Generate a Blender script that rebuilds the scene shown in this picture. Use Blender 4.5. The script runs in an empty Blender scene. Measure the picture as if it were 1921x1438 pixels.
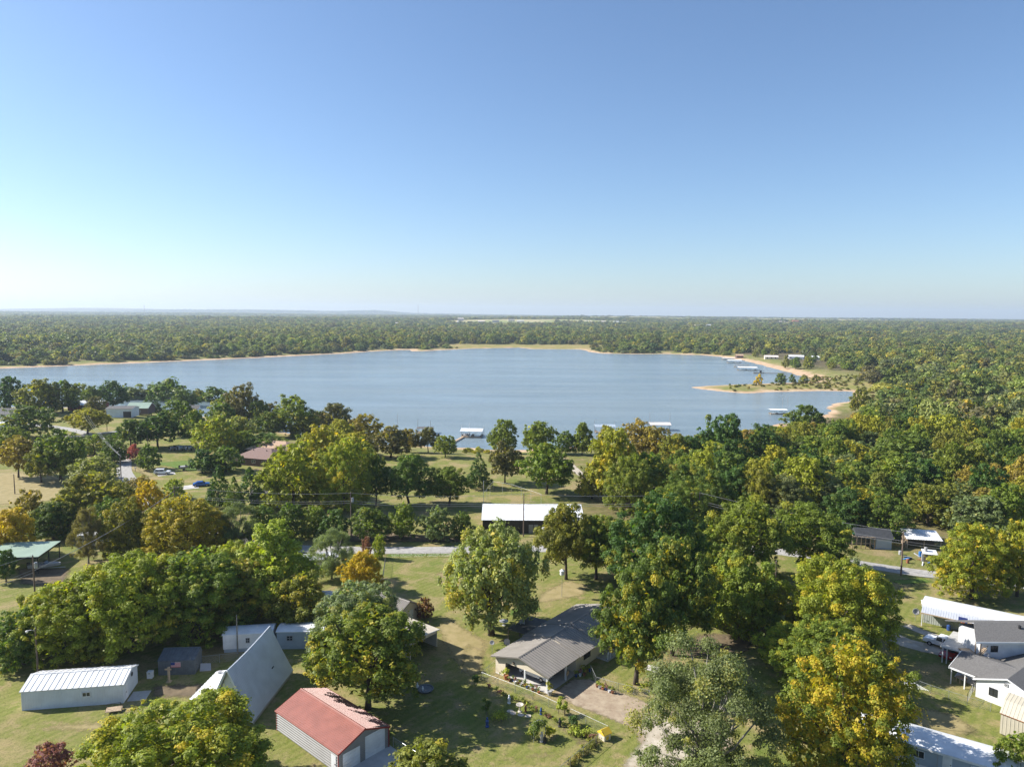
import bpy, bmesh, math, random
import numpy as np
from mathutils import Vector, Matrix

scene = bpy.context.scene
R = math.radians
# ------------------------------------------------------------------ camera
cam_d = bpy.data.cameras.new('camera')
cam = bpy.data.objects.new('camera', cam_d)
scene.collection.objects.link(cam)
scene.camera = cam
cam_d.sensor_width = 36.0
cam_d.lens = 25.0
cam_d.clip_start = 0.5
cam_d.clip_end = 60000
PITCH, ROLL = R(5.52), R(0.45)
fw = Vector((0, math.cos(PITCH), -math.sin(PITCH)))
r0 = Vector((1, 0, 0)); u0 = Vector((0, math.sin(PITCH), math.cos(PITCH)))
rt = r0 * math.cos(ROLL) + u0 * math.sin(ROLL)
up = u0 * math.cos(ROLL) - r0 * math.sin(ROLL)
m3 = Matrix((rt, up, -fw)).transposed()
cam.matrix_world = Matrix.Translation((0, 0, 50)) @ m3.to_4x4()

# ------------------------------------------------------------------ sky, sun, exposure
SUN_EL, SUN_AZ = R(36), R(-79)           # azimuth measured from +Y towards +X
world = bpy.data.worlds.new('World'); scene.world = world
world.use_nodes = True
wn = world.node_tree
sky = wn.nodes.new('ShaderNodeTexSky'); sky.sky_type = 'NISHITA'; sky.sun_disc = False
sky.sun_elevation = SUN_EL; sky.sun_rotation = SUN_AZ
sky.altitude = 200; sky.air_density = 1.0; sky.dust_density = 0.75; sky.ozone_density = 5.2
bg = wn.nodes['Background']; bg.inputs['Strength'].default_value = 0.085
wn.links.new(sky.outputs['Color'], bg.inputs['Color'])
sun_d = bpy.data.lights.new('sun', 'SUN'); sun_d.energy = 5.0; sun_d.angle = R(0.53); sun_d.color = (1, .95, .87)
sun = bpy.data.objects.new('sun', sun_d); scene.collection.objects.link(sun)
sdir = Vector((math.cos(SUN_EL) * math.sin(SUN_AZ), math.cos(SUN_EL) * math.cos(SUN_AZ), math.sin(SUN_EL)))
sun.rotation_euler = sdir.to_track_quat('Z', 'Y').to_euler()
sun.location = (-60, 40, 120)
vs = scene.view_settings
vs.view_transform = 'Standard'; vs.look = 'None'; vs.exposure = 0.98; vs.gamma = 1.0; vs.use_curve_mapping = False
cy = scene.cycles
cy.max_bounces = 5; cy.diffuse_bounces = 2; cy.glossy_bounces = 2; cy.transmission_bounces = 3; cy.volume_bounces = 0
cy.transparent_max_bounces = 8; cy.use_denoising = True
cy.sample_clamp_indirect = 4.0

COL = scene.collection
rnd = random.Random(7)

# ------------------------------------------------------------------ materials
MATS = {}
def mat(name, col, rough=.6, var=.12, scale=1.5, metal=0.0, bump=0.0, bscale=8.0, spec=.4, col2=None, coord='Object', detail=5.0):
    if name in MATS: return MATS[name]
    m = bpy.data.materials.new(name); m.use_nodes = True
    nt = m.node_tree; b = nt.nodes['Principled BSDF']
    b.inputs['Roughness'].default_value = rough; b.inputs['Metallic'].default_value = metal
    b.inputs['Specular IOR Level'].default_value = spec
    tc = nt.nodes.new('ShaderNodeTexCoord')
    n = nt.nodes.new('ShaderNodeTexNoise'); n.inputs['Scale'].default_value = scale; n.inputs['Detail'].default_value = detail
    nt.links.new(tc.outputs[coord], n.inputs['Vector'])
    mx = nt.nodes.new('ShaderNodeMix'); mx.data_type = 'RGBA'
    rp = nt.nodes.new('ShaderNodeMapRange'); rp.inputs[1].default_value = .3; rp.inputs[2].default_value = .7
    nt.links.new(n.outputs['Fac'], rp.inputs[0]); nt.links.new(rp.outputs[0], mx.inputs['Factor'])
    c2 = col2 if col2 else tuple(max(0, c * (1 + var)) for c in col)
    c1 = col if col2 else tuple(max(0, c * (1 - var)) for c in col)
    mx.inputs['A'].default_value = (*c1, 1); mx.inputs['B'].default_value = (*c2, 1)
    nt.links.new(mx.outputs['Result'], b.inputs['Base Color'])
    if bump:
        n2 = nt.nodes.new('ShaderNodeTexNoise'); n2.inputs['Scale'].default_value = bscale; n2.inputs['Detail'].default_value = 6
        nt.links.new(tc.outputs[coord], n2.inputs['Vector'])
        bp = nt.nodes.new('ShaderNodeBump'); bp.inputs['Strength'].default_value = bump; bp.inputs['Distance'].default_value = .1
        nt.links.new(n2.outputs['Fac'], bp.inputs['Height']); nt.links.new(bp.outputs['Normal'], b.inputs['Normal'])
    MATS[name] = m
    return m

M = dict(
    white=mat('white_paint', (.68, .69, .70), .45, .12, .9),
    whiteroof=mat('white_metal_roof', (.68, .69, .70), .38, .14, .6),
    shedwhite=mat('white_steel_siding', (.58, .62, .66), .4, .11, .6),
    greyroof=mat('grey_shingle', (.13, .125, .12), .85, .25, 6, bump=.4, bscale=20),
    brownmetal=mat('brown_metal_roof', (.215, .195, .172), .42, .10, .6),
    darkroof=mat('dark_patio_roof', (.05, .052, .055), .6, .2, 2),
    cream=mat('cream_siding', (.66, .58, .45), .6, .06, 1),
    beige=mat('beige_steel', (.42, .385, .305), .45, .05, 1),
    tanroof=mat('tan_metal_roof', (.50, .44, .36), .4, .07, .7),
    red=mat('red_metal_roof', (.25, .088, .066), .42, .12, .8),
    redtrim=mat('red_trim', (.26, .03, .025), .4, .08),
    greysiding=mat('grey_corrugated_steel', (.22, .215, .21), .3, .08, .8),
    concrete=mat('concrete', (.42, .41, .38), .85, .12, 2, bump=.15),
    darkmetal=mat('weathered_dark_steel', (.10, .115, .13), .5, .2, 1.5),
    galv=mat('galvanised_steel', (.42, .43, .44), .4, .1, 3, metal=.6),
    wood=mat('weathered_wood', (.16, .125, .09), .85, .3, 6, bump=.3),
    palewood=mat('pale_timber', (.40, .30, .20), .8, .2, 4),
    polewood=mat('pole_wood', (.15, .11, .085), .9, .25, 4),
    bark=mat('bark', (.075, .058, .045), .95, .35, 5, bump=.5),
    palebark=mat('pale_bark', (.22, .20, .17), .9, .3, 4, bump=.3),
    glass=mat('window_glass', (.03, .035, .04), .08, .2, 1, spec=.8),
    black=mat('black_trim', (.02, .02, .022), .5, .2),
    blackwall=mat('dark_brown_steel', (.028, .021, .02), .5, .15),
    green=mat('green_metal_roof', (.33, .42, .33), .4, .07, .5),
    bluegrey=mat('blue_grey_siding', (.34, .40, .46), .5, .08, 1),
    greypaint=mat('grey_green_siding', (.36, .38, .35), .5, .08, 1),
    awning=mat('awning_steel', (.40, .42, .46), .35, .06, 1),
    shingle_tan=mat('tan_shingle', (.40, .27, .18), .85, .15, 4, bump=.3, bscale=15),
    shingle_brown=mat('brown_shingle', (.20, .13, .11), .85, .15, 4, bump=.3, bscale=15),
    redwall=mat('barn_red_wall', (.16, .03, .03), .6, .1),
    brick=mat('dark_brick_wall', (.12, .08, .07), .8, .2, 5),
    rubber=mat('rubber', (.02, .02, .02), .8, .1),
    chrome=mat('wheel_rim', (.45, .45, .46), .3, .1, 4, metal=.7),
    carwhite=mat('white_car_paint', (.78, .79, .80), .2, .03, spec=.6),
    carblue=mat('blue_car_paint', (.015, .09, .34), .2, .05, spec=.6),
    carred=mat('red_car_paint', (.35, .02, .02), .2, .05, spec=.6),
    cardark=mat('dark_car_paint', (.03, .03, .035), .2, .05, spec=.6),
    lamp_red=mat('tail_lamp', (.4, .01, .01), .2, .05),
    lamp_white=mat('head_lamp', (.7, .7, .68), .1, .05),
    terracotta=mat('terracotta', (.38, .14, .07), .8, .15, 5),
    bluepot=mat('blue_glaze', (.03, .07, .22), .2, .1),
    yellow=mat('yellow_paint', (.75, .50, .04), .5, .06),
    stone=mat('pale_stone', (.50, .45, .38), .9, .2, 3, bump=.3),
    rust=mat('rusty_metal', (.24, .10, .05), .8, .4, 3),
    bluetarp=mat('blue_plastic', (.03, .16, .42), .5, .1),
    greyplastic=mat('grey_plastic', (.35, .35, .36), .5, .1),
    rope=mat('cable_rubber', (.24, .24, .25), .5, .05),
    flagred=mat('flag_red', (.40, .04, .05), .7, .05), flagwhite=mat('flag_white', (.65, .65, .65), .7, .03), flagblue=mat('flag_blue', (.03, .05, .2), .7, .05),
    orange=mat('orange_plastic', (.7, .15, .02), .5, .05),
    purple=mat('purple_petals', (.35, .06, .35), .6, .2),
    pinkroof=mat('pale_pink_roof', (.70, .60, .54), .45, .05),
)

# ------------------------------------------------------------------ mesh helpers
class MB:
    """collects shapes; build() links them as ONE mesh object"""
    def __init__(s): s.v = []; s.f = []
    def quad(s, a, b, c, d):
        n = len(s.v); s.v += [tuple(a), tuple(b), tuple(c), tuple(d)]; s.f.append((n, n+1, n+2, n+3)); return s
    def hexa(s, p):                       # 8 points: bottom 4 (ccw), top 4
        n = len(s.v); s.v += [tuple(q) for q in p]
        s.f += [(n+3, n+2, n+1, n), (n+4, n+5, n+6, n+7)] + [(n+i, n+(i+1) % 4, n+4+(i+1) % 4, n+4+i) for i in range(4)]
        return s
    def box(s, x0, x1, y0, y1, z0, z1):
        return s.hexa([(x0, y0, z0), (x1, y0, z0), (x1, y1, z0), (x0, y1, z0), (x0, y0, z1), (x1, y0, z1), (x1, y1, z1), (x0, y1, z1)])
    def slab(s, a, b, c, d, t):           # four corners ccw seen from above/outside, thickness t inwards
        a, b, c, d = map(Vector, (a, b, c, d)); n = (b - a).cross(d - a).normalized() * t
        return s.hexa([a - n, b - n, c - n, d - n, a, b, c, d])
    def prism(s, poly, z0, z1):
        n = len(s.v); k = len(poly)
        s.v += [(x, y, z0) for x, y in poly] + [(x, y, z1) for x, y in poly]
        s.f += [tuple(range(n + k - 1, n - 1, -1)), tuple(range(n + k, n + 2 * k))] + [(n+i, n+(i+1) % k, n+k+(i+1) % k, n+k+i) for i in range(k)]
        return s
    def extrude_x(s, prof, x0, x1):       # prof: (y, z) polygon
        n = len(s.v); k = len(prof)
        s.v += [(x0, y, z) for y, z in prof] + [(x1, y, z) for y, z in prof]
        s.f += [tuple(range(n + k - 1, n - 1, -1)), tuple(range(n + k, n + 2 * k))] + [(n+i, n+(i+1) % k, n+k+(i+1) % k, n+k+i) for i in range(k)]
        return s
    def extrude_y(s, prof, y0, y1):       # prof: (x, z) polygon
        n = len(s.v); k = len(prof)
        s.v += [(x, y0, z) for x, z in prof] + [(x, y1, z) for x, z in prof]
        s.f += [tuple(range(n, n + k)), tuple(range(n + 2 * k - 1, n + k - 1, -1))] + [(n+k+i, n+k+(i+1) % k, n+(i+1) % k, n+i) for i in range(k)]
        return s
    def tube(s, p, q, r0, r1=None, n=8, caps=True):
        r1 = r0 if r1 is None else r1
        p, q = Vector(p), Vector(q); d = (q - p).normalized()
        a = d.orthogonal().normalized(); b = d.cross(a)
        k = len(s.v)
        for c, r in ((p, r0), (q, r1)):
            for i in range(n):
                t = 2 * math.pi * i / n; s.v.append(tuple(c + a * (r * math.cos(t)) + b * (r * math.sin(t))))
        s.f += [(k+i, k+(i+1) % n, k+n+(i+1) % n, k+n+i) for i in range(n)]
        if caps: s.f += [tuple(range(k+n-1, k-1, -1)), tuple(range(k+n, k+2*n))]
        return s
    def path(s, pts, rs, n=6):            # bent tapering tube
        pts = [Vector(p) for p in pts]; k = len(s.v)
        for j, c in enumerate(pts):
            d = (pts[min(j+1, len(pts)-1)] - pts[max(j-1, 0)]).normalized()
            a = d.cross(Vector((.31, .95, .05))).normalized(); b = d.cross(a)
            for i in range(n):
                t = 2 * math.pi * i / n; s.v.append(tuple(c + (a * math.cos(t) + b * math.sin(t)) * rs[j]))
        for j in range(len(pts) - 1):
            s.f += [(k+j*n+i, k+j*n+(i+1) % n, k+(j+1)*n+(i+1) % n, k+(j+1)*n+i) for i in range(n)]
        s.f += [tuple(range(k+n-1, k-1, -1)), tuple(range(k+(len(pts)-1)*n, k+len(pts)*n))]
        return s
    def lathe(s, prof, n=14, c=(0, 0)):   # prof: (r, z)
        k = len(s.v)
        for r, z in prof:
            for i in range(n):
                t = 2 * math.pi * i / n; s.v.append((c[0] + r * math.cos(t), c[1] + r * math.sin(t), z))
        for j in range(len(prof) - 1):
            s.f += [(k+j*n+i, k+j*n+(i+1) % n, k+(j+1)*n+(i+1) % n, k+(j+1)*n+i) for i in range(n)]
        s.f += [tuple(range(k+n-1, k-1, -1)), tuple(range(k+(len(prof)-1)*n, k+len(prof)*n))]
        return s
    def ribbed(s, p0, u, v, pitch=.4, depth=.04, thick=.05, round_=False):
        """profiled steel sheet: ribs run along v, repeat along u, proud of the normal u x v"""
        p0, u, v = Vector(p0), Vector(u), Vector(v); L = u.length; uu = u / L; nn = u.cross(v).normalized()
        cnt = max(1, int(round(L / pitch))); p = L / cnt; prof = []
        for i in range(cnt):
            for t, d in (((0, 0), (.25, .7), (.5, 1), (.75, .7)) if round_ else ((0, 0), (.36, 0), (.43, 1), (.57, 1), (.64, 0))):
                prof.append(((i + t) * p, d * depth))
        prof.append((L, 0)); k = len(s.v); n = len(prof)
        for base in (Vector((0, 0, 0)), v):
            for t, d in prof: s.v.append(tuple(p0 + base + uu * t + nn * d))
        for base in (Vector((0, 0, 0)), v):
            for t, d in prof: s.v.append(tuple(p0 + base + uu * t - nn * thick))
        for i in range(n - 1):
            s.f.append((k+i, k+i+1, k+n+i+1, k+n+i)); s.f.append((k+2*n+i, k+3*n+i, k+3*n+i+1, k+2*n+i+1))
            s.f.append((k+i, k+2*n+i, k+2*n+i+1, k+i+1)); s.f.append((k+n+i, k+n+i+1, k+3*n+i+1, k+3*n+i))
        s.f += [(k, k+n, k+3*n, k+2*n), (k+n-1, k+3*n-1, k+4*n-1, k+2*n-1)]
        return s
    def mesh(s, name, m, smooth=False):
        me = bpy.data.meshes.new(name); me.from_pydata(s.v, [], s.f)
        if m: me.materials.append(M[m] if isinstance(m, str) else m)
        if smooth: me.polygons.foreach_set('use_smooth', [True] * len(me.polygons))
        me.update(); return me
    def build(s, name, m, parent=None, loc=None, rot=0, smooth=False):
        o = bpy.data.objects.new(name, s.mesh(name, m, smooth)); COL.objects.link(o)
        if parent: o.parent = parent
        if loc is not None: o.location = (*loc, 0) if len(loc) == 2 else loc
        if rot: o.rotation_euler[2] = R(rot)
        return o

USED = {}
def tag(o, label, cat, group=None):
    o['label'] = label; o['category'] = cat
    if group: o['group'] = group
    return o
def thing(name, label, cat, loc=(0, 0, 0), rot=0, group=None):
    o = bpy.data.objects.new(name, None); COL.objects.link(o); o.empty_display_size = .3
    o.location = (*loc, 0) if len(loc) == 2 else loc; o.rotation_euler[2] = R(rot)
    return tag(o, label, cat, group)
def structure(o): o['kind'] = 'structure'; return o

# ------------------------------------------------------------------ terrain
LAKE = [(-474, 429), (-357, 426), (-301, 415), (-253, 413), (-203, 406), (-152, 373), (-113, 338), (-81, 316), (-60, 304), (-36, 300), (-20, 298), (-3, 292), (11, 297), (30, 302), (57, 314), (83, 323), (117, 349), (145, 375), (171, 397), (189, 420), (195, 440), (208, 459), (226, 475), (242, 501), (258, 537), (236, 539), (217, 534), (195, 529), (171, 516), (156, 530), (144, 548), (140, 560), (160, 574), (185, 585), (215, 597), (247, 609), (270, 641), (276, 682), (283, 741), (286, 795), (292, 857), (296, 918), (292, 976), (276, 1025), (227, 1046), (178, 1039), (133, 1047), (118, 1089), (115, 1173), (87, 1169), (34, 1160), (13, 1213), (-28, 1187), (-71, 1161), (-131, 1083), (-154, 1064), (-158, 1112), (-171, 1110), (-207, 1056), (-239, 993), (-281, 935), (-319, 884), (-395, 795), (-450, 738), (-498, 689), (-568, 598), (-644, 514)]
LAKE_Z = -6.0
def _vnoise(x, y, seed=0):
    xi = np.floor(x); yi = np.floor(y); fx = x - xi; fy = y - yi
    fx = fx * fx * (3 - 2 * fx); fy = fy * fy * (3 - 2 * fy)
    def h(a, b):
        v = np.sin(a * 127.1 + b * 311.7 + seed * 74.7) * 43758.5453
        return v - np.floor(v)
    return (h(xi, yi) * (1 - fx) + h(xi + 1, yi) * fx) * (1 - fy) + (h(xi, yi + 1) * (1 - fx) + h(xi + 1, yi + 1) * fx) * fy
def lake_sd(x, y):
    """signed distance to the shoreline: positive on land"""
    P = np.array(LAKE, float); Q = np.roll(P, -1, 0)
    d2 = np.full(x.shape, 1e18); inside = np.zeros(x.shape, bool)
    for (ax, ay), (bx, by) in zip(P, Q):
        ex, ey = bx - ax, by - ay; t = np.clip(((x - ax) * ex + (y - ay) * ey) / (ex * ex + ey * ey + 1e-9), 0, 1)
        d2 = np.minimum(d2, (x - ax - t * ex) ** 2 + (y - ay - t * ey) ** 2)
        if ay != by: inside ^= ((ay > y) != (by > y)) & (x < ex * (y - ay) / ey + ax)
    d = np.sqrt(d2)
    return np.where(inside, -d, d)
def _ss(a, b, v):
    t = np.clip((v - a) / (b - a), 0, 1); return t * t * (3 - 2 * t)
def ground_z(x, y):
    sd = lake_sd(x, y)
    sd2 = sd + (_vnoise(x / 14., y / 14., 3) - .5) * 5 * _ss(500, 700, y)
    far = _ss(430, 620, y)
    marsh = np.exp(-(((x - 10) / 150) ** 2 + ((y - 1230) / 110) ** 2)) + np.exp(-(((x - 215) / 75) ** 2 + ((y - 568) / 26) ** 2))
    marsh = np.clip(marsh * 1.4, 0, 1)
    near_h = 6 * _ss(2, 52, sd2)
    far_h = .5 * _ss(0, 8, sd2) + 2.2 * _ss(8, 40, sd2) * (1 - .8 * marsh) + 3.5 * _ss(40, 260, sd2) * (1 - .6 * marsh)
    h = near_h * (1 - far) + far_h * far
    d = np.hypot(x, y)
    und = 16 * _ss(1700, 4800, d) + 10 * _ss(4500, 9500, d)
    und = und + (_vnoise(x / 900., y / 700., 1) - .5) * 12 * _ss(1500, 3000, d) + (_vnoise(x / 2600., y / 1500., 2) - .5) * 14 * _ss(3000, 7000, d)
    for cx_, cy_, sx_, sy_, hh in ((520, 4300, 650, 500, 16), (-4700, 12500, 2600, 900, 62), (-7800, 12500, 1800, 900, 70), (-2450, 12800, 500, 700, 42), (-500, 12000, 1400, 700, 12), (2300, 7800, 1800, 900, 10), (-60, 3420, 330, 260, 12), (330, 3650, 330, 260, 12), (1050, 5800, 800, 420, 20), (2600, 6300, 1000, 420, 20), (1370, 3700, 260, 200, 10), (150, 2560, 90, 90, 5)):
        und = und + hh * np.exp(-(((x - cx_) / sx_) ** 2 + ((y - cy_) / sy_) ** 2))
    z = LAKE_Z + np.where(sd2 > 0, h, np.maximum(sd2 * .12, -3)) + und
    return z
def gz(x, y): return float(ground_z(np.array([float(x)]), np.array([float(y)]))[0])

def axis(lo, hi, step, grow):
    """coordinates that are step apart inside (lo, hi) and spread out beyond"""
    a = list(np.arange(lo, hi, step)); s = step
    v = hi; out = []
    while v < 15500: out.append(v); s *= grow; v += s
    s = step; v = lo; left = []
    while True:
        s *= grow; v -= s
        if v < -15500: break
        left.append(v)
    return np.array(left[::-1] + a + out)
gx = axis(-330, 330, 4.0, 1.065); gy = axis(60, 700, 4.0, 1.04); gy = gy[gy > -900]
XX, YY = np.meshgrid(gx, gy)
ZZ = ground_z(XX.ravel(), YY.ravel()); SD = lake_sd(XX.ravel(), YY.ravel())
nx, ny = len(gx), len(gy)
me = bpy.data.meshes.new('ground')
idx = np.arange(nx * ny).reshape(ny, nx)
quads = np.stack([idx[:-1, :-1], idx[:-1, 1:], idx[1:, 1:], idx[1:, :-1]], -1).reshape(-1, 4)
def mesh_np(me, co, faces):
    """fast mesh from arrays; faces all quads"""
    me.vertices.add(len(co)); me.vertices.foreach_set('co', np.asarray(co, np.float32).ravel())
    nf = len(faces); me.loops.add(nf * 4); me.loops.foreach_set('vertex_index', np.asarray(faces, np.int32).ravel())
    me.polygons.add(nf); me.polygons.foreach_set('loop_start', np.arange(0, nf * 4, 4, dtype=np.int32))
    me.update(calc_edges=True)
mesh_np(me, np.stack([XX.ravel(), YY.ravel(), ZZ], 1), quads)
me.polygons.foreach_set('use_smooth', np.ones(len(quads), bool))
def vattr(me, name, val):
    a = me.attributes.new(name, 'FLOAT', 'POINT'); a.data.foreach_set('value', np.asarray(val, np.float32))
xf, yf = XX.ravel(), YY.ravel()
farm = _ss(430, 620, yf)
sand_w = 7 + 9 * farm + 12 * farm * np.exp(-(((xf - 270) / 60) ** 2 + ((yf - 740) / 160) ** 2))
sand = 1 - _ss(sand_w * .5, sand_w, SD + (_vnoise(xf / 9, yf / 9, 5) - .5) * 8)
marshm = np.clip((np.exp(-(((xf - 10) / 170) ** 2 + ((yf - 1230) / 90) ** 2)) + np.exp(-(((xf - 225) / 70) ** 2 + ((yf - 568) / 22) ** 2))) * 1.5, 0, 1)
sand = sand * (1 - .75 * marshm * _ss(2, 6, SD))
dry = np.zeros(len(xf)); wood = np.zeros(len(xf))
for x_, y_, rx_, ry_, k in DRY if 'DRY' in globals() else ():
    dry = np.maximum(dry, k * np.exp(-(((xf - x_) / rx_) ** 2 + ((yf - y_) / ry_) ** 2)))
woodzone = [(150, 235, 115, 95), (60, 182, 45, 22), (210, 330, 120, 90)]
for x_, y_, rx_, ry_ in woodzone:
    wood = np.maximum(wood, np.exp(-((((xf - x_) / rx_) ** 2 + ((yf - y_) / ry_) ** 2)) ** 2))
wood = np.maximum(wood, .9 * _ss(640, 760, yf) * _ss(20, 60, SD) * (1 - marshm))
field = np.zeros(len(xf))
for x_, y_, rx_, ry_ in ((-60, 3300, 260, 330), (330, 3500, 300, 280), (1050, 5600, 650, 380), (2600, 6100, 850, 380), (1350, 3600, 210, 130), (-900, 3900, 120, 100)):
    field = np.maximum(field, 1 - _ss(.8, 1.15, np.hypot((xf - x_) / rx_, (yf - y_) / ry_)))
wood = wood * (1 - field)
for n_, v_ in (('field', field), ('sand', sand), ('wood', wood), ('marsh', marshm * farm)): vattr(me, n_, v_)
gm = bpy.data.materials.new('grassland'); gm.use_nodes = True
nt = gm.node_tree; N = nt.nodes; Lk = nt.links; bs = N['Principled BSDF']
bs.inputs['Roughness'].default_value = .95; bs.inputs['Specular IOR Level'].default_value = .1
tc = N.new('ShaderNodeTexCoord')
def noise(scale, detail=4, rough=.55, dist=0.0):
    n = N.new('ShaderNodeTexNoise'); n.inputs['Scale'].default_value = scale; n.inputs['Detail'].default_value = detail; n.inputs['Roughness'].default_value = rough
    n.inputs['Distortion'].default_value = dist
    Lk.new(tc.outputs['Object'], n.inputs['Vector']); return n.outputs['Fac']
def ramp(v, lo, hi):
    r = N.new('ShaderNodeMapRange'); r.inputs[1].default_value = lo; r.inputs[2].default_value = hi; r.interpolation_type = 'SMOOTHSTEP'
    Lk.new(v, r.inputs[0]); return r.outputs[0]
def mixc(f, a, b):
    m = N.new('ShaderNodeMix'); m.data_type = 'RGBA'
    if isinstance(f, (int, float)): m.inputs['Factor'].default_value = f
    else: Lk.new(f, m.inputs['Factor'])
    for k, c in (('A', a), ('B', b)):
        if isinstance(c, tuple): m.inputs[k].default_value = (*c, 1)
        else: Lk.new(c, m.inputs[k])
    return m.outputs['Result']
def attr(name):
    a = N.new('ShaderNodeAttribute'); a.attribute_name = name; return a.outputs['Fac']
wv = N.new('ShaderNodeTexWave'); wv.inputs['Scale'].default_value = .28; wv.inputs['Distortion'].default_value = 2.5; wv.inputs['Detail'].default_value = 2; wv.inputs['Detail Scale'].default_value = .6
mpw = N.new('ShaderNodeMapping'); mpw.inputs['Rotation'].default_value = (0, 0, .7); Lk.new(tc.outputs['Object'], mpw.inputs['Vector']); Lk.new(mpw.outputs[0], wv.inputs['Vector'])
mow = N.new('ShaderNodeMath'); mow.operation = 'MULTIPLY_ADD'; mow.inputs[1].default_value = .22; Lk.new(wv.outputs['Fac'], mow.inputs[0]); Lk.new(noise(.9, 6, .7), mow.inputs[2])
g1 = mixc(ramp(mow.outputs[0], .42, .80), (.150, .172, .038), (.205, .208, .060))
g2 = mixc(ramp(noise(.13, 5, .6, .6), .47, .66), g1, (.310, .245, .120))
g3 = mixc(ramp(noise(.045, 4, .6, .4), .52, .70), g2, (.120, .170, .032))
g35 = mixc(ramp(noise(.35, 8, .75), .48, .68), g3, (.30, .235, .12))
g4 = mixc(ramp(noise(3.2, 6, .75), .48, .72), g35, (.085, .09, .03))
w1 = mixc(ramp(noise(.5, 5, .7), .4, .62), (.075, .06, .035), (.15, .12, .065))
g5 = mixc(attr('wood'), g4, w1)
mz = mixc(ramp(noise(.06, 6, .7), .4, .6), (.20, .20, .05), (.32, .24, .11))
g55 = mixc(attr('field'), g5, mixc(ramp(noise(.006, 3), .45, .55), (.24, .26, .09), (.40, .34, .18)))
g6 = mixc(attr('marsh'), g55, mz)
s1_ = mixc(ramp(noise(.25, 6, .65), .35, .65), (.42, .27, .16), (.56, .42, .28))
g7 = mixc(attr('sand'), g6, s1_)
Lk.new(g7, bs.inputs['Base Color'])
bp = N.new('ShaderNodeBump'); bp.inputs['Strength'].default_value = .55; bp.inputs['Distance'].default_value = .25
Lk.new(noise(2.5, 8, .75), bp.inputs['Height']); Lk.new(bp.outputs['Normal'], bs.inputs['Normal'])
me.materials.append(gm)
ground = bpy.data.objects.new('ground', me); COL.objects.link(ground); structure(ground)

# water
wm = bpy.data.materials.new('lake_water'); wm.use_nodes = True
nt = wm.node_tree; N = nt.nodes; Lk = nt.links; bs = N['Principled BSDF']
bs.inputs['Roughness'].default_value = .16; bs.inputs['IOR'].default_value = 1.33
tc = N.new('ShaderNodeTexCoord')
mp = N.new('ShaderNodeMapping'); mp.inputs['Scale'].default_value = (.35, 1.0, 1); Lk.new(tc.outputs['Object'], mp.inputs['Vector'])
n1 = N.new('ShaderNodeTexNoise'); n1.inputs['Scale'].default_value = .55; n1.inputs['Detail'].default_value = 7; n1.inputs['Roughness'].default_value = .62
n2 = N.new('ShaderNodeTexNoise'); n2.inputs['Scale'].default_value = .018; n2.inputs['Detail'].default_value = 4
Lk.new(mp.outputs[0], n1.inputs['Vector']); Lk.new(mp.outputs[0], n2.inputs['Vector'])
st = N.new('ShaderNodeMapRange'); st.inputs[1].default_value = .3; st.inputs[2].default_value = .7; st.inputs[3].default_value = .25; st.inputs[4].default_value = 1.0
Lk.new(n2.outputs['Fac'], st.inputs[0])
mp2 = N.new('ShaderNodeMapping'); mp2.inputs['Scale'].default_value = (.12, 1.0, 1); mp2.inputs['Rotation'].default_value = (0, 0, .12); Lk.new(tc.outputs['Object'], mp2.inputs['Vector'])
n3 = N.new('ShaderNodeTexNoise'); n3.inputs['Scale'].default_value = .03; n3.inputs['Detail'].default_value = 6; n3.inputs['Roughness'].default_value = .6; Lk.new(mp2.outputs[0], n3.inputs['Vector'])
wr = N.new('ShaderNodeMapRange'); wr.inputs[1].default_value = .35; wr.inputs[2].default_value = .65; Lk.new(n3.outputs['Fac'], wr.inputs[0])
wc = N.new('ShaderNodeMix'); wc.data_type = 'RGBA'; Lk.new(wr.outputs[0], wc.inputs['Factor']); wc.inputs['A'].default_value = (.140, .190, .222, 1); wc.inputs['B'].default_value = (.205, .258, .285, 1); Lk.new(wc.outputs['Result'], bs.inputs['Base Color'])
bp = N.new('ShaderNodeBump'); bp.inputs['Distance'].default_value = .9
Lk.new(st.outputs[0], bp.inputs['Strength'])
Lk.new(n1.outputs['Fac'], bp.inputs['Height']); Lk.new(bp.outputs['Normal'], bs.inputs['Normal'])
lake = MB().box(-900, 420, 270, 1290, LAKE_Z - .5, LAKE_Z).build('lake_water', wm); structure(lake)

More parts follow.
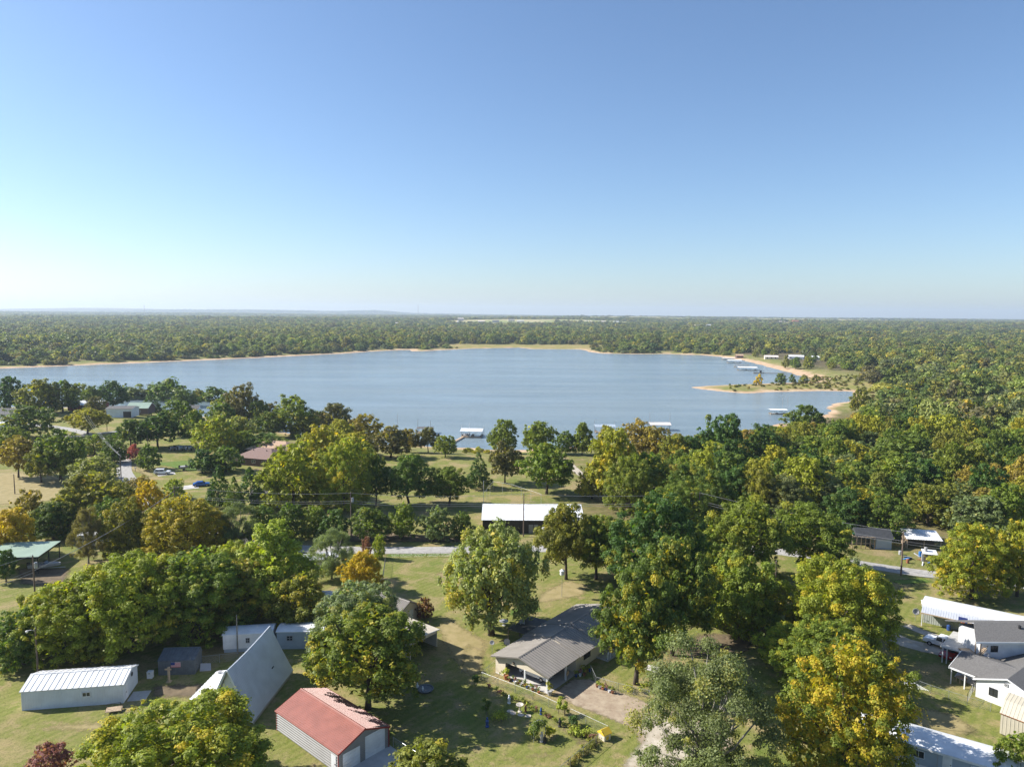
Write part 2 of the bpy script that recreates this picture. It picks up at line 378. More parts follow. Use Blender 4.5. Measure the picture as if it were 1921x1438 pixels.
# ------------------------------------------------------------------ roads, drives and yards (thin draped sheets)
def ragged(name, c1, c2, scale, rough=.9, edge=.5, bump=.3, soft=False):
    m = bpy.data.materials.new(name); m.use_nodes = True
    nt = m.node_tree; N = nt.nodes; L = nt.links; b = N['Principled BSDF']; out = N['Material Output']
    b.inputs['Roughness'].default_value = rough; b.inputs['Specular IOR Level'].default_value = .2
    tc = N.new('ShaderNodeTexCoord')
    n = N.new('ShaderNodeTexNoise'); n.inputs['Scale'].default_value = scale; n.inputs['Detail'].default_value = 6; n.inputs['Roughness'].default_value = .65
    L.new(tc.outputs['Object'], n.inputs['Vector'])
    r = N.new('ShaderNodeMapRange'); r.inputs[1].default_value = .35; r.inputs[2].default_value = .65; L.new(n.outputs['Fac'], r.inputs[0])
    mx = N.new('ShaderNodeMix'); mx.data_type = 'RGBA'; mx.inputs['A'].default_value = (*c1, 1); mx.inputs['B'].default_value = (*c2, 1)
    L.new(r.outputs[0], mx.inputs['Factor']); L.new(mx.outputs['Result'], b.inputs['Base Color'])
    n2 = N.new('ShaderNodeTexNoise'); n2.inputs['Scale'].default_value = 1.6; n2.inputs['Detail'].default_value = 6; n2.inputs['Roughness'].default_value = .7
    L.new(tc.outputs['Object'], n2.inputs['Vector'])
    at = N.new('ShaderNodeAttribute'); at.attribute_name = 'edge'
    ad = N.new('ShaderNodeMath'); ad.operation = 'ADD'; L.new(at.outputs['Fac'], ad.inputs[0]); L.new(n2.outputs['Fac'], ad.inputs[1])
    th = N.new('ShaderNodeMapRange'); th.interpolation_type = 'SMOOTHSTEP'
    if soft:
        ad.operation = 'MULTIPLY_ADD'; ad.inputs[1].default_value = .9; L.new(n2.outputs['Fac'], ad.inputs[0]); L.new(at.outputs['Fac'], ad.inputs[2])
        th.inputs[1].default_value = .66; th.inputs[2].default_value = 1.25
    else:
        th.inputs[1].default_value = .5 + edge * .3; th.inputs[2].default_value = .5 + edge * .3 + .22
    L.new(ad.outputs[0], th.inputs[0])
    tr = N.new('ShaderNodeBsdfTransparent'); ms = N.new('ShaderNodeMixShader')
    L.new(th.outputs[0], ms.inputs['Fac']); L.new(tr.outputs[0], ms.inputs[1]); L.new(b.outputs[0], ms.inputs[2]); L.new(ms.outputs[0], out.inputs['Surface'])
    bp = N.new('ShaderNodeBump'); bp.inputs['Strength'].default_value = bump; bp.inputs['Distance'].default_value = .08
    L.new(n2.outputs['Fac'], bp.inputs['Height']); L.new(bp.outputs['Normal'], b.inputs['Normal'])
    return m
RM = dict(asphalt=ragged('worn_asphalt', (.27, .26, .245), (.40, .385, .36), 1.2, edge=.35),
          gravel=ragged('pale_gravel', (.33, .28, .21), (.50, .45, .37), .5, soft=True),
          dirt=ragged('driveway_dirt', (.27, .205, .145), (.38, .31, .225), .8, soft=True),
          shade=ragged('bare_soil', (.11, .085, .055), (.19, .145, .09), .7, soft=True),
          drygrass=ragged('dry_grass', (.24, .20, .085), (.33, .265, .135), .6, soft=True),
          lush=ragged('lush_grass', (.075, .135, .02), (.13, .185, .035), .9, soft=True),
          slab=ragged('concrete_slab', (.42, .40, .37), (.52, .50, .47), .9, edge=-.5, bump=.1))
def ribbon(name, pts, width, m, z=.02, step=3.0):
    # Catmull-Rom through pts
    P = [Vector((*p, 0)) for p in pts]; P = [P[0] * 2 - P[1]] + P + [P[-1] * 2 - P[-2]]; cl = []
    for i in range(1, len(P) - 2):
        n = max(2, int((P[i+1] - P[i]).length / step))
        for k in range(n):
            t = k / n
            cl.append(.5 * ((2 * P[i]) + (P[i+1] - P[i-1]) * t + (2*P[i-1] - 5*P[i] + 4*P[i+1] - P[i+2]) * t * t + (3*P[i] - P[i-1] - 3*P[i+1] + P[i+2]) * t ** 3))
    cl.append(P[-2]); v = []; f = []; e = []
    offs = (-.5, -.38, 0, .38, .5)
    for i, c in enumerate(cl):
        d = (cl[min(i+1, len(cl)-1)] - cl[max(i-1, 0)]).normalized(); s = Vector((d.y, -d.x, 0))
        for o in offs:
            p = c + s * (o * width); v.append((p.x, p.y, gz(p.x, p.y) + z)); e.append(0 if abs(o) == .5 else 1)
    for i in range(len(cl) - 1):
        for j in range(4): a = i * 5 + j; f.append((a, a+1, a+6, a+5))
    me = bpy.data.meshes.new(name); me.from_pydata(v, [], f); vattr(me, 'edge', e); me.materials.append(RM[m])
    o = bpy.data.objects.new(name, me); COL.objects.link(o); return structure(o)
def patch(name, pts, m, z=.012, inset=.8):
    P = np.array(pts, float); Q = np.roll(P, -1, 0); soft = m != 'slab'
    if not soft:
        v = [(x, y, gz(x, y) + z) for x, y in pts]; f = [tuple(range(len(pts)))]; e = [1] * len(pts)
        if sum(a[0] * b[1] - a[1] * b[0] for a, b in zip(P, Q)) < 0: f = [f[0][::-1]]
    else:
        c = max(.35, inset / 3); X = np.arange(P[:, 0].min() - c, P[:, 0].max() + c, c); Yv = np.arange(P[:, 1].min() - c, P[:, 1].max() + c, c)
        gx_, gy_ = np.meshgrid(X, Yv); x, y = gx_.ravel(), gy_.ravel(); d2 = np.full(x.shape, 1e9); ins = np.zeros(x.shape, bool)
        for (ax, ay), (bx, by) in zip(P, Q):
            ex, ey = bx - ax, by - ay; t = np.clip(((x - ax) * ex + (y - ay) * ey) / (ex * ex + ey * ey + 1e-9), 0, 1); d2 = np.minimum(d2, (x - ax - t * ex) ** 2 + (y - ay - t * ey) ** 2)
            if ay != by: ins ^= ((ay > y) != (by > y)) & (x < ex * (y - ay) / ey + ax)
        ed = np.where(ins, np.clip(np.sqrt(d2) / inset, 0, 1), 0); w_ = len(X); ii = ins.reshape(len(Yv), w_)
        any_ = ii[:-1, :-1] | ii[1:, :-1] | ii[:-1, 1:] | ii[1:, 1:]; r_, c_ = np.nonzero(any_); a = r_ * w_ + c_
        fa = np.stack([a, a + 1, a + w_ + 1, a + w_], 1); u, inv = np.unique(fa, return_inverse=True); fa = inv.reshape(-1, 4)
        v = np.column_stack([x[u], y[u], ground_z(x[u], y[u]) + z]).tolist(); f = fa.tolist(); e = ed[u]
    me = bpy.data.meshes.new(name); me.from_pydata(v, [], f); vattr(me, 'edge', e); me.materials.append(RM[m])
    o = bpy.data.objects.new(name, me); COL.objects.link(o); return structure(o)


# ------------------------------------------------------------------ foliage
def leaf_material(name, instanced):
    m = bpy.data.materials.new(name); m.use_nodes = True
    nt = m.node_tree; N = nt.nodes; L = nt.links; b = N['Principled BSDF']; out = N['Material Output']
    b.inputs['Roughness'].default_value = .55; b.inputs['Specular IOR Level'].default_value = .25
    if instanced:
        a = N.new('ShaderNodeAttribute'); a.attribute_type = 'INSTANCER'; a.attribute_name = 'tcol'; col, alp = a.outputs['Color'], a.outputs['Alpha']
    else:
        a = N.new('ShaderNodeObjectInfo'); col, alp = a.outputs['Color'], a.outputs['Alpha']
    lf = N.new('ShaderNodeAttribute'); lf.attribute_name = 'leaf'
    cl = N.new('ShaderNodeAttribute'); cl.attribute_name = 'clump'
    # autumn clumps turn towards yellow and rust
    sb = N.new('ShaderNodeMath'); sb.operation = 'SUBTRACT'; L.new(alp, sb.inputs[0]); L.new(cl.outputs['Fac'], sb.inputs[1])
    mr = N.new('ShaderNodeMapRange'); mr.inputs[1].default_value = -.12; mr.inputs[2].default_value = .22; mr.inputs[4].default_value = .8; L.new(sb.outputs[0], mr.inputs[0])
    rp = N.new('ShaderNodeValToRGB'); e = rp.color_ramp.elements
    e[0].position = 0; e[0].color = (.36, .33, .020, 1); e[1].position = 1; e[1].color = (.36, .20, .024, 1)
    x = e.new(.55); x.color = (.42, .33, .018, 1)
    L.new(lf.outputs['Fac'], rp.inputs['Fac'])
    mx = N.new('ShaderNodeMix'); mx.data_type = 'RGBA'; L.new(mr.outputs[0], mx.inputs['Factor']); L.new(col, mx.inputs['A']); L.new(rp.outputs['Color'], mx.inputs['B'])
    vr = N.new('ShaderNodeMapRange'); vr.inputs[3].default_value = .70; vr.inputs[4].default_value = 1.48; L.new(lf.outputs['Fac'], vr.inputs[0])
    vc = N.new('ShaderNodeMapRange'); vc.inputs[3].default_value = 1.22; vc.inputs[4].default_value = .80; L.new(cl.outputs['Fac'], vc.inputs[0])
    mm = N.new('ShaderNodeMath'); mm.operation = 'MULTIPLY'; L.new(vr.outputs[0], mm.inputs[0]); L.new(vc.outputs[0], mm.inputs[1])
    sc = N.new('ShaderNodeVectorMath'); sc.operation = 'SCALE'; L.new(mx.outputs['Result'], sc.inputs[0]); L.new(mm.outputs[0], sc.inputs['Scale'])
    L.new(sc.outputs[0], b.inputs['Base Color'])
    tl = N.new('ShaderNodeBsdfTranslucent'); ty = N.new('ShaderNodeMix'); ty.data_type = 'RGBA'; ty.blend_type = 'MULTIPLY'; ty.inputs['Factor'].default_value = 1
    L.new(sc.outputs[0], ty.inputs['A']); ty.inputs['B'].default_value = (1.35, 1.45, .5, 1); L.new(ty.outputs['Result'], tl.inputs['Color'])
    ms = N.new('ShaderNodeMixShader'); ms.inputs['Fac'].default_value = .38
    L.new(b.outputs[0], ms.inputs[1]); L.new(tl.outputs[0], ms.inputs[2]); L.new(ms.outputs[0], out.inputs['Surface'])
    return m
LEAF = leaf_material('leaves', False); LEAF_I = leaf_material('leaves_of_the_wood', True)

def sphere_dirs(rg, n):
    v = rg.normal(size=(n, 3)); return v / np.linalg.norm(v, axis=1, keepdims=True)
def leaves_mesh(name, rg, cen, rad, n, size, core=None, zsq=.85, hang=0.0, fill=.25, tilt=.6, norm=False):
    """n leaf sprays spread over clumps (cen, rad)"""
    k = len(cen); p = rad ** 2 / (rad ** 2).sum(); ci = rg.choice(k, n, p=p)
    d = sphere_dirs(rg, n); d[:, 2] = np.where((d[:, 2] < -.25) & (rg.random(n) < .65), -d[:, 2], d[:, 2])
    rr = np.where(rg.random(n) < fill, rg.random(n) ** .5, .70 + .45 * rg.random(n)); rr = rr + (rg.random(n) < .22) * rg.random(n) ** 2 * .8
    off = d * (rad[ci] * rr)[:, None]; off[:, 2] *= zsq; pos = cen[ci] + off
    if hang: pos[:, 2] -= hang * rg.random(n) ** 2
    nrm = d + sphere_dirs(rg, n) * tilt + np.array([0, 0, .45]); nrm /= np.linalg.norm(nrm, axis=1, keepdims=True)
    t = np.cross(nrm, sphere_dirs(rg, n)); t /= np.linalg.norm(t, axis=1, keepdims=True) + 1e-9; b = np.cross(nrm, t)
    s = size * (.55 + .9 * rg.random(n))
    if core is not None:                               # larger inner foliage so that the crown is not see-through
        m_ = n // 20; li = rg.integers(0, len(core), m_)
        pos[:m_] = np.array([c for c, r in core])[li] + sphere_dirs(rg, m_) * (np.array([r for c, r in core])[li] * .68 * rg.random(m_) ** .33)[:, None]; s[:m_] = size * 2.6
    a = t * s[:, None]; c = b * (s * (.45 + .4 * rg.random(n)))[:, None]
    cup = nrm * (s * .18)[:, None]
    co = np.stack([pos - a - cup, pos - c + a * .1, pos + a - cup, pos + c - a * .1], 1).reshape(-1, 3)
    if norm:                                           # the crown fills a unit box
        rr2 = np.hypot(co[:, 0], co[:, 1]); kx = .5 / np.percentile(rr2, 96); kz = 1.0 / np.percentile(co[:, 2], 99.7); co[:, :2] *= kx; co[:, 2] *= kz; cen[:, :2] *= kx; cen[:, 2] *= kz
    co[:, 2] = np.maximum(co[:, 2], .012)
    me = bpy.data.meshes.new(name); mesh_np(me, co, np.arange(n * 4).reshape(-1, 4))
    la = me.attributes.new('leaf', 'FLOAT', 'FACE'); la.data.foreach_set('value', rg.random(n).astype(np.float32))
    cr = rg.random(k); ca = me.attributes.new('clump', 'FLOAT', 'FACE'); ca.data.foreach_set('value', np.clip(cr[ci] + rg.normal(size=n) * .06, 0, 1).astype(np.float32))
    me.materials.append(LEAF); return me
def limbs_mesh(name, rg, cen, fork, r0, count, m, thin=.25, n=6):
    mb = MB(); tip = Vector((rg.normal() * .02, rg.normal() * .02, fork))
    top = Vector((tip.x + rg.normal() * .03, tip.y + rg.normal() * .03, min(.6, fork + .34)))
    mb.path([(0, 0, -.02), (tip.x * .3, tip.y * .3, fork * .35), tip, (tip + top) / 2 + Vector((.015, -.01, 0)), top], [r0 * 1.35, r0, r0 * .85, r0 * .5, r0 * .15], n)
    for j in rg.choice(len(cen), min(count, len(cen)), replace=False):
        c = Vector(cen[j]); t = rg.random() * .55; s = tip.lerp(top, t) if rg.random() < .6 else Vector((tip.x, tip.y, fork * (.75 + .25 * rg.random())))
        mid = s.lerp(c, .5) + Vector((rg.normal() * .03, rg.normal() * .03, .02 - .04 * rg.random()))
        rr = r0 * (.32 + .25 * rg.random()); mb.path([s, mid, c], [rr, rr * .6, rr * thin * .6], 4)
    return mb.mesh(name, m, True)
def lobes_crown(rg, nl, ncl, lo=.06, wide=.5, lobe=.22, clump=.1, flat=1.0):
    """clump centres on the outside of lobes set in tiers: an uneven, gappy outline that reaches low"""
    L = [(np.array([0, 0, .5]), .32), (np.array([0, 0, .68]), .24)]; H = 1 - lo
    for zt, rr, n, lr in ((.20, .30, nl - 2, .9), (.42, .32, nl - 1, 1.05), (.64, .22, nl - 3, 1.0), (.84, .08, 2, .8)):
        a0 = rg.random() * 6.28
        for i in range(n):
            if rg.random() < .08: continue
            a = a0 + 6.283 * (i + rg.uniform(-.3, .3)) / n; r = (wide / .5) * rr * rg.uniform(.72, 1.22); z = lo + H * (zt + rg.uniform(-.08, .08))
            L.append((np.array([r * math.cos(a), r * math.sin(a), z]), lobe * lr * rg.uniform(.72, 1.12)))
    cen = []; rad = []
    while len(cen) < ncl:
        c, r = L[rg.integers(len(L))]; d = sphere_dirs(rg, 1)[0]
        if d[2] < -.6: continue
        p = c + d * r * (.75 + .3 * rg.random())
        deep = any(np.linalg.norm(p - c2) < r2 * .7 for c2, r2 in L)
        if deep and rg.random() < .85: continue
        if p[2] < lo * .8 or p[2] > .99: continue
        cen.append(p); rad.append(clump * (.4 + 1.15 * rg.random() ** 1.5))
    global LAST_LOBES; LAST_LOBES = L
    return np.array(cen), np.array(rad)

PROTO = {}
def proto(key, seed):
    rg = np.random.default_rng(seed); k = key[0]; hi = key[-1] in 'hx'; mid = key.endswith('m')
    n = 40000 if k == 'L' and hi else 62000 if key[-1] == 'x' else 27000 if hi else 7500 if mid else 900
    sz = .0105 if k == 'L' and hi else .0086 if key[-1] == 'x' else .0128 if hi else .0225 if mid else .058
    if k == 'R': cen, rad = lobes_crown(rg, 8, (420 if key[-1] == 'x' else 260) if hi or mid else 70, (.04, .06, .11)[seed % 3], .5, .245, (.04 if key[-1] == 'x' else .05) if hi or mid else .10)
    elif k == 'L': cen, rad = lobes_crown(rg, 8, 300 if hi else 260, .24, .5, .23, .045)
    elif k == 'T': cen, rad = lobes_crown(rg, 8, 230 if hi or mid else 60, .04, .44, .23, .05 if hi or mid else .095)
    elif k == 'W': cen, rad = lobes_crown(rg, 10, 240, .24, .52, .22, .045)
    elif k == 'S': cen, rad = lobes_crown(rg, 9, 150, .06, .5, .24, .075); n = 70000; sz = .0075
    elif k == 'B': cen, rad = lobes_crown(rg, 8, 150, .03, .5, .28, .065); n = 9000 if hi else 3500; sz = .021 if hi else .034
    else:
        cen = []; rad = []
        while len(cen) < 330:
            t = rg.random() ** 1.3; r = .47 * (1 - t) ** .75 * (.25 + .78 * rg.random() ** .4); a = rg.random() * 6.283
            cen.append((r * math.cos(a), r * math.sin(a), .1 + .86 * t)); rad.append(.058 * (1.25 - .8 * t) * (.7 + .6 * rg.random()))
        cen, rad = np.array(cen), np.array(rad); n = 15000 if hi else 4500; sz = .0125 if hi else .023
    crown = leaves_mesh('crown', rg, cen, rad, n, sz, hang=.09 if k == 'W' else .0, fill=.75 if k == 'S' else .25, tilt=1.0 if k == 'S' else .6, zsq=.62 if k == 'C' else .85, norm=True, core=LAST_LOBES if k in 'RTWBL' else None)
    fork = {'R': .24, 'L': .24, 'T': .2, 'W': .22, 'S': .16, 'B': .1, 'C': .3}[k]; r0 = {'R': .026, 'L': .024, 'T': .024, 'W': .03, 'S': .022, 'B': .02, 'C': .018}[k]
    low = not (hi or mid)
    trunk = limbs_mesh('trunk', rg, cen, fork, r0, 42 if k == 'S' else 14 if hi else 7 if mid else 3, M['palebark'] if k == 'S' else M['bark'], thin=.5, n=8 if hi else 5)
    return crown, trunk
VARIANTS = dict(R=6, L=4, T=2, W=1, S=2, B=3, C=2)
for k_, nv in VARIANTS.items():
    for lod in 'hm':
        if k_ in 'WS' and lod == 'm': continue
        for i_ in range(nv): PROTO[k_ + lod, i_] = proto(k_ + lod, 100 + 17 * i_ + ord(k_))
for i_ in range(4): PROTO['Rx', i_] = proto('Rx', 300 + 7 * i_)
for i_ in range(4): PROTO['Rl', i_] = proto('Rl', 900 + i_)
for i_ in range(2): PROTO['Tl', i_] = proto('Tl', 950 + i_)

TINT = dict(bright=(.245, .270, .028), green=(.160, .205, .028), dkgreen=(.108, .155, .026), deep=(.066, .118, .024), lime=(.270, .310, .038),
            olive=(.195, .200, .034), yolive=(.295, .280, .028), golive=(.320, .270, .024), gold=(.460, .345, .018), yellow=(.380, .365, .026), orange=(.500, .270, .050),
            orangeb=(.260, .200, .044), brown=(.155, .140, .050), grey=(.195, .225, .098), greyg=(.160, .190, .072), pale=(.250, .280, .088),
            pink=(.34, .10, .13), pinkb=(.24, .11, .10), redb=(.15, .06, .045))
WOOD_COLS = ['green', 'dkgreen', 'deep', 'olive', 'green', 'yolive', 'dkgreen', 'olive', 'green', 'bright', 'deep', 'greyg', 'orangeb']
def add_tree(x, y, h, w, kind, tint, autumn, label, name, group=None, lod=None, cat='tree'):
    d = math.hypot(x, y); lod = lod or ('h' if d < 185 else 'm' if d < 480 else 'l')
    if kind in 'WS': lod = 'h'
    if lod == 'l': kind = 'T' if kind == 'T' else 'R'
    if kind == 'R' and lod == 'h' and w > 11.5: lod = 'x'
    nv = {'Rl': 4, 'Tl': 2, 'Rx': 4}.get(kind + lod, VARIANTS[kind]); crown_me, trunk_me = PROTO[kind + lod, rnd.randrange(nv)]
    t = thing(name, label, cat, (x, y, gz(x, y) - .02), rnd.uniform(0, 360), group)
    t.scale = (w, w, h)
    c = bpy.data.objects.new('crown', crown_me); COL.objects.link(c); c.parent = t
    b = TINT[tint]; j = rnd.uniform(.9, 1.1); c.color = (b[0] * j * rnd.uniform(.93, 1.07), b[1] * j, b[2] * j, autumn * .7)
    k = bpy.data.objects.new('trunk', trunk_me); COL.objects.link(k); k.parent = t
    return t, c
TREES = [
    (-33.6, 67.2, 10.9, 17.5, 'R', 'bright', .3, 'big bushy yellow green tree in front of the A-frame house and red garage'),
    (-48.4, 70.7, 4.5, 5.2, 'B', 'pinkb', 0, 'pinkish red flowering shrub at the bottom left lawn edge'),
    (-8.9, 70.3, 5.4, 8.4, 'B', 'olive', .1, 'olive leafy treetop at the bottom beside the garage apron'),
    (-18.0, 86.1, 13.2, 15.5, 'L', 'green', .3, 'dense rounded green tree right behind the red roofed garage'),
    (-21.7, 97.6, 11.6, 14.1, 'R', 'grey', .1, 'grey green tree behind the dense tree beside the tan outbuildings'),
    (-69.1, 96.8, 8.5, 9.1, 'R', 'dkgreen', .15, 'dark green tree at the left edge behind the long white shed'),
    (-63.4, 97.7, 11.1, 12.6, 'R', 'bright', .2, 'bright green tree behind the left end of the long white shed'),
    (-56.1, 100.8, 14.3, 16.5, 'R', 'bright', .15, 'tall spreading bright green tree behind the right end of the long white shed'),
    (-48.1, 105.4, 13.3, 16.5, 'R', 'green', .15, 'broad green tree above the dark garden shed'),
    (-43.0, 110.1, 10.7, 12.9, 'R', 'olive', .3, 'olive tree standing behind the small white trailer'),
    (-39.7, 114.6, 15.5, 14.7, 'T', 'lime', .2, 'tall light green tree left of the grey twiggy tree'),
    (-33.2, 108.7, 9.2, 10.2, 'R', 'olive', .35, 'yellowish olive tree above the blue grey trailer'),
    (-73.0, 110.9, 6.5, 6.0, 'B', 'yellow', .3, 'small yellow green tree in front of the green carport'),
    (-33.8, 130.2, 9.7, 8.9, 'S', 'grey', 0, 'grey twiggy rounded tree beside the orange tree'),
    (-26.7, 124.1, 7.5, 7.3, 'R', 'gold', .6, 'orange leaved small tree beside the lawn fence'),
    (-29.7, 142.4, 4.3, 2.2, 'B', 'pinkb', .2, 'slim crape myrtle with reddish top by the road'),
    (-26.9, 141.5, 5.0, 2.7, 'B', 'lime', .2, 'narrow light green shrub at the lawn fence corner'),
    (-2.9, 107.3, 17.6, 15.9, 'W', 'pale', .3, 'large pale green weeping tree left of the brown roofed house'),
    (10.6, 131.1, 14.5, 11.4, 'L', 'olive', .2, 'olive tree in front of the right end of the barn'),
    (16.3, 131.2, 12.2, 12.2, 'L', 'green', .2, 'green tree beside the birdhouse pole'),
    (17.2, 92.7, 16.5, 13.0, 'L', 'dkgreen', .3, 'tall maple with red tips in front of the brown roofed house'),
    (24.1, 101.1, 17.6, 13.0, 'L', 'dkgreen', .25, 'tall dark maple behind the red tipped maple'),
    (25.8, 120.8, 19.1, 19.2, 'R', 'deep', .1, 'massive deep green tree rising right of the barn'),
    (35.8, 107.1, 13.7, 11.7, 'T', 'green', .2, 'upright green tree left of the yard light pole'),
    (44.2, 130.7, 16.5, 15.2, 'L', 'green', .1, 'big rounded green tree left of the two by the road bend'),
    (58.8, 137.3, 13.3, 17.0, 'L', 'green', .15, 'big rounded green tree overhanging the road bend'),
    (49.1, 102.5, 14.2, 15.6, 'R', 'bright', .3, 'yellow green sycamore beside the gravel drive'),
    (61.9, 125.9, 6.2, 8.4, 'B', 'grey', 0, 'grey green shrub behind the yellow green sycamore'),
    (41.9, 90.6, 10.3, 13.2, 'R', 'green', .2, 'light yellow green tree above the orange gold tree'),
    (36.2, 72.1, 15.3, 14.1, 'R', 'green', .95, 'large orange gold tree at the bottom beside the white mobile home'),
    (21.1, 71.5, 15.6, 15.4, 'S', 'greyg', .05, 'airy grey green tree at the bottom above the gravel drive'),
    (22.2, 71.5, 3.8, 4.3, 'B', 'lime', .1, 'small bright green bush at the bottom edge'),
    (54.4, 71.9, 5.7, 5.4, 'B', 'green', .1, 'green leafy tree at the bottom right corner'),
    (82.7, 123.3, 13.6, 12.9, 'R', 'bright', .5, 'yellow sycamore with rust patches behind the grey mobile home'),
    (91.7, 124.5, 14.3, 9.2, 'R', 'bright', .4, 'yellow green tree at the right edge behind the mobile home'),
    (106.1, 157.3, 10.0, 13.6, 'R', 'greyg', .05, 'feathery grey green tree above the junk yard sheds'),
    (-252.5, 354.4, 17.2, 15.5, 'R', 'deep', 0, 'dark tree at the left end of the lakeside row'),
    (-230.4, 344.1, 17.0, 19.3, 'R', 'olive', .2, 'olive lakeside tree near the left edge'),
    (-224.3, 352.1, 15.7, 16.5, 'R', 'dkgreen', .05, 'dark lakeside tree above the red building'),
    (-229.8, 406.4, 16.5, 19.0, 'R', 'deep', 0, 'dark rounded tree directly behind the white metal building'),
    (-243.6, 457.3, 12.1, 19.0, 'T', 'greyg', 0, 'grey green lakeside tree right of the white metal building'),
    (-216.7, 448.0, 17.7, 23.0, 'R', 'dkgreen', 0, 'tall dark lakeside tree left of the small tan one'),
    (-201.9, 454.4, 10.3, 10.3, 'R', 'olive', .2, 'small olive tan lakeside tree'),
    (-190.4, 449.8, 12.3, 18.4, 'R', 'dkgreen', .1, 'spreading dark tree at the lake edge'),
    (-186.1, 363.9, 12.8, 11.0, 'C', 'deep', 0, 'dark pine beside the green roofed lake house'),
    (-130.6, 341.3, 21.6, 19.7, 'R', 'brown', .1, 'tall brownish dark tree at the lake edge'),
    (-118.4, 345.7, 12.7, 13.6, 'R', 'brown', .2, 'brown tree between the two tall lake edge trees'),
    (-99.6, 318.8, 18.8, 21.3, 'R', 'green', .1, 'green tree standing out against the lake left of the brown oak'),
    (-82.2, 326.5, 15.5, 18.8, 'R', 'brown', .2, 'rounded dark brown oak against the lake'),
    (-100.2, 367.5, 7.9, 16.7, 'R', 'orangeb', .3, 'orange brown tree tucked before the lake'),
    (-201.8, 342.0, 9.1, 10.9, 'R', 'brown', .1, 'small brown oak in front of the red building'),
    (-190.7, 276.7, 13.7, 20.6, 'R', 'dkgreen', .1, 'broad dark tree near the left edge above the road'),
    (-173.6, 287.6, 10.5, 16.6, 'L', 'yolive', .1, 'rounded yellow olive tree by the upper road'),
    (-139.3, 256.5, 11.0, 12.5, 'R', 'dkgreen', .1, 'dark tree beside the upper road bend'),
    (-130.6, 259.0, 13.1, 15.7, 'L', 'deep', .1, 'dark shade tree over the parked boats'),
    (-135.9, 286.7, 14.0, 15.7, 'L', 'dkgreen', 0, 'dark tree in the upper left grove'),
    (-116.7, 259.5, 14.3, 12.6, 'L', 'dkgreen', .1, 'green shade tree at the right of the parked boats'),
    (-104.7, 247.9, 14.4, 15.8, 'R', 'lime', .3, 'light yellow green tree above the juniper hedge'),
    (-102.2, 262.3, 11.7, 14.4, 'R', 'pale', .2, 'pale green tree left of the tan roofed house'),
    (-115.5, 223.1, 7.6, 7.8, 'B', 'dkgreen', 0, 'rounded dark shrub on the lawn beside the pink crape myrtle'),
    (-128.4, 237.7, 5.5, 4.5, 'B', 'pink', 0, 'pink crape myrtle on the far left lawn'),
    (-148.7, 210.8, 12.5, 11.3, 'L', 'orangeb', .3, 'orange olive tree on the left field'),
    (-134.2, 207.8, 15.2, 14.6, 'L', 'green', .15, 'wide green tree on the left field'),
    (-146.4, 246.2, 7.2, 11.2, 'R', 'green', .2, 'green tree beside the upper power line'),
    (-117.0, 195.4, 10.1, 14.0, 'R', 'pale', .1, 'pale green tree left of the upper road'),
    (-98.7, 163.0, 12.4, 16.5, 'R', 'olive', .25, 'wide olive tree left of the yellow tree'),
    (-102.8, 192.9, 4.9, 7.1, 'R', 'orangeb', .4, 'low brownish orange tree by the road pole'),
    (-87.1, 167.6, 9.9, 9.0, 'R', 'gold', .6, 'golden yellow tree beside the tall cable pole'),
    (-90.5, 187.5, 5.5, 5.2, 'T', 'lime', .2, 'small green tree beside the concrete drive'),
    (-96.0, 219.2, 7.3, 10.0, 'B', 'deep', 0, 'dark juniper bush at the left of the boat trailer'),
    (-90.0, 220.9, 7.8, 10.8, 'B', 'dkgreen', 0, 'dark juniper bush before the tan roofed house'),
    (-75.4, 180.0, 10.9, 7.2, 'C', 'deep', 0, 'leftmost tall dark cedar of the clump'),
    (-70.0, 176.1, 8.9, 5.1, 'C', 'dkgreen', 0, 'small front cedar of the clump'),
    (-67.1, 179.2, 10.6, 8.2, 'C', 'deep', 0, 'rightmost dark cedar of the clump'),
    (-55.7, 178.0, 17.4, 16.6, 'R', 'bright', .25, 'large bright green tree right of the cedar clump'),
    (-58.8, 217.5, 15.6, 14.9, 'R', 'yolive', .3, 'yellow green tree behind the large bright tree'),
    (-59.8, 286.4, 13.8, 16.1, 'R', 'orangeb', .45, 'orange tinged tree at the lake edge'),
    (-42.2, 244.7, 11.1, 13.4, 'R', 'brown', .2, 'dark brown oak by the orange tinged tree'),
    (-37.9, 257.4, 8.7, 9.4, 'R', 'orangeb', .3, 'small orange brown tree by the lake lawn'),
    (-30.8, 259.3, 9.2, 8.3, 'L', 'brown', 0, 'slim dark tree at the lake lawn edge'),
    (-23.3, 246.6, 7.6, 8.6, 'L', 'green', .1, 'small round green tree left of the boat dock'),
    (-54.2, 246.1, 9.1, 14.2, 'R', 'yolive', .2, 'yellow green tree amid the lake edge grove'),
    (-42.5, 178.4, 17.6, 14.4, 'R', 'bright', .35, 'yellow green tree left of the utility transformer pole'),
    (-35.4, 182.2, 13.9, 7.8, 'L', 'dkgreen', .1, 'slender two stemmed green tree on the lake lawn'),
    (-26.6, 182.4, 13.2, 13.1, 'L', 'dkgreen', 0, 'dark green lawn tree left of the cedar'),
    (-16.3, 182.7, 10.2, 11.8, 'L', 'green', .05, 'lower green lawn tree left of the barn'),
    (-9.4, 202.0, 10.2, 7.7, 'C', 'deep', 0, 'single conical cedar on the lake lawn'),
    (-1.9, 208.1, 12.7, 10.2, 'L', 'brown', .2, 'brown leaved oak on the lake lawn'),
    (-3.0, 276.8, 14.0, 13.9, 'R', 'green', 0, 'green tree at the shore right of the dock'),
    (10.1, 261.7, 12.7, 13.5, 'R', 'green', 0, 'second green tree at the shore right of the dock'),
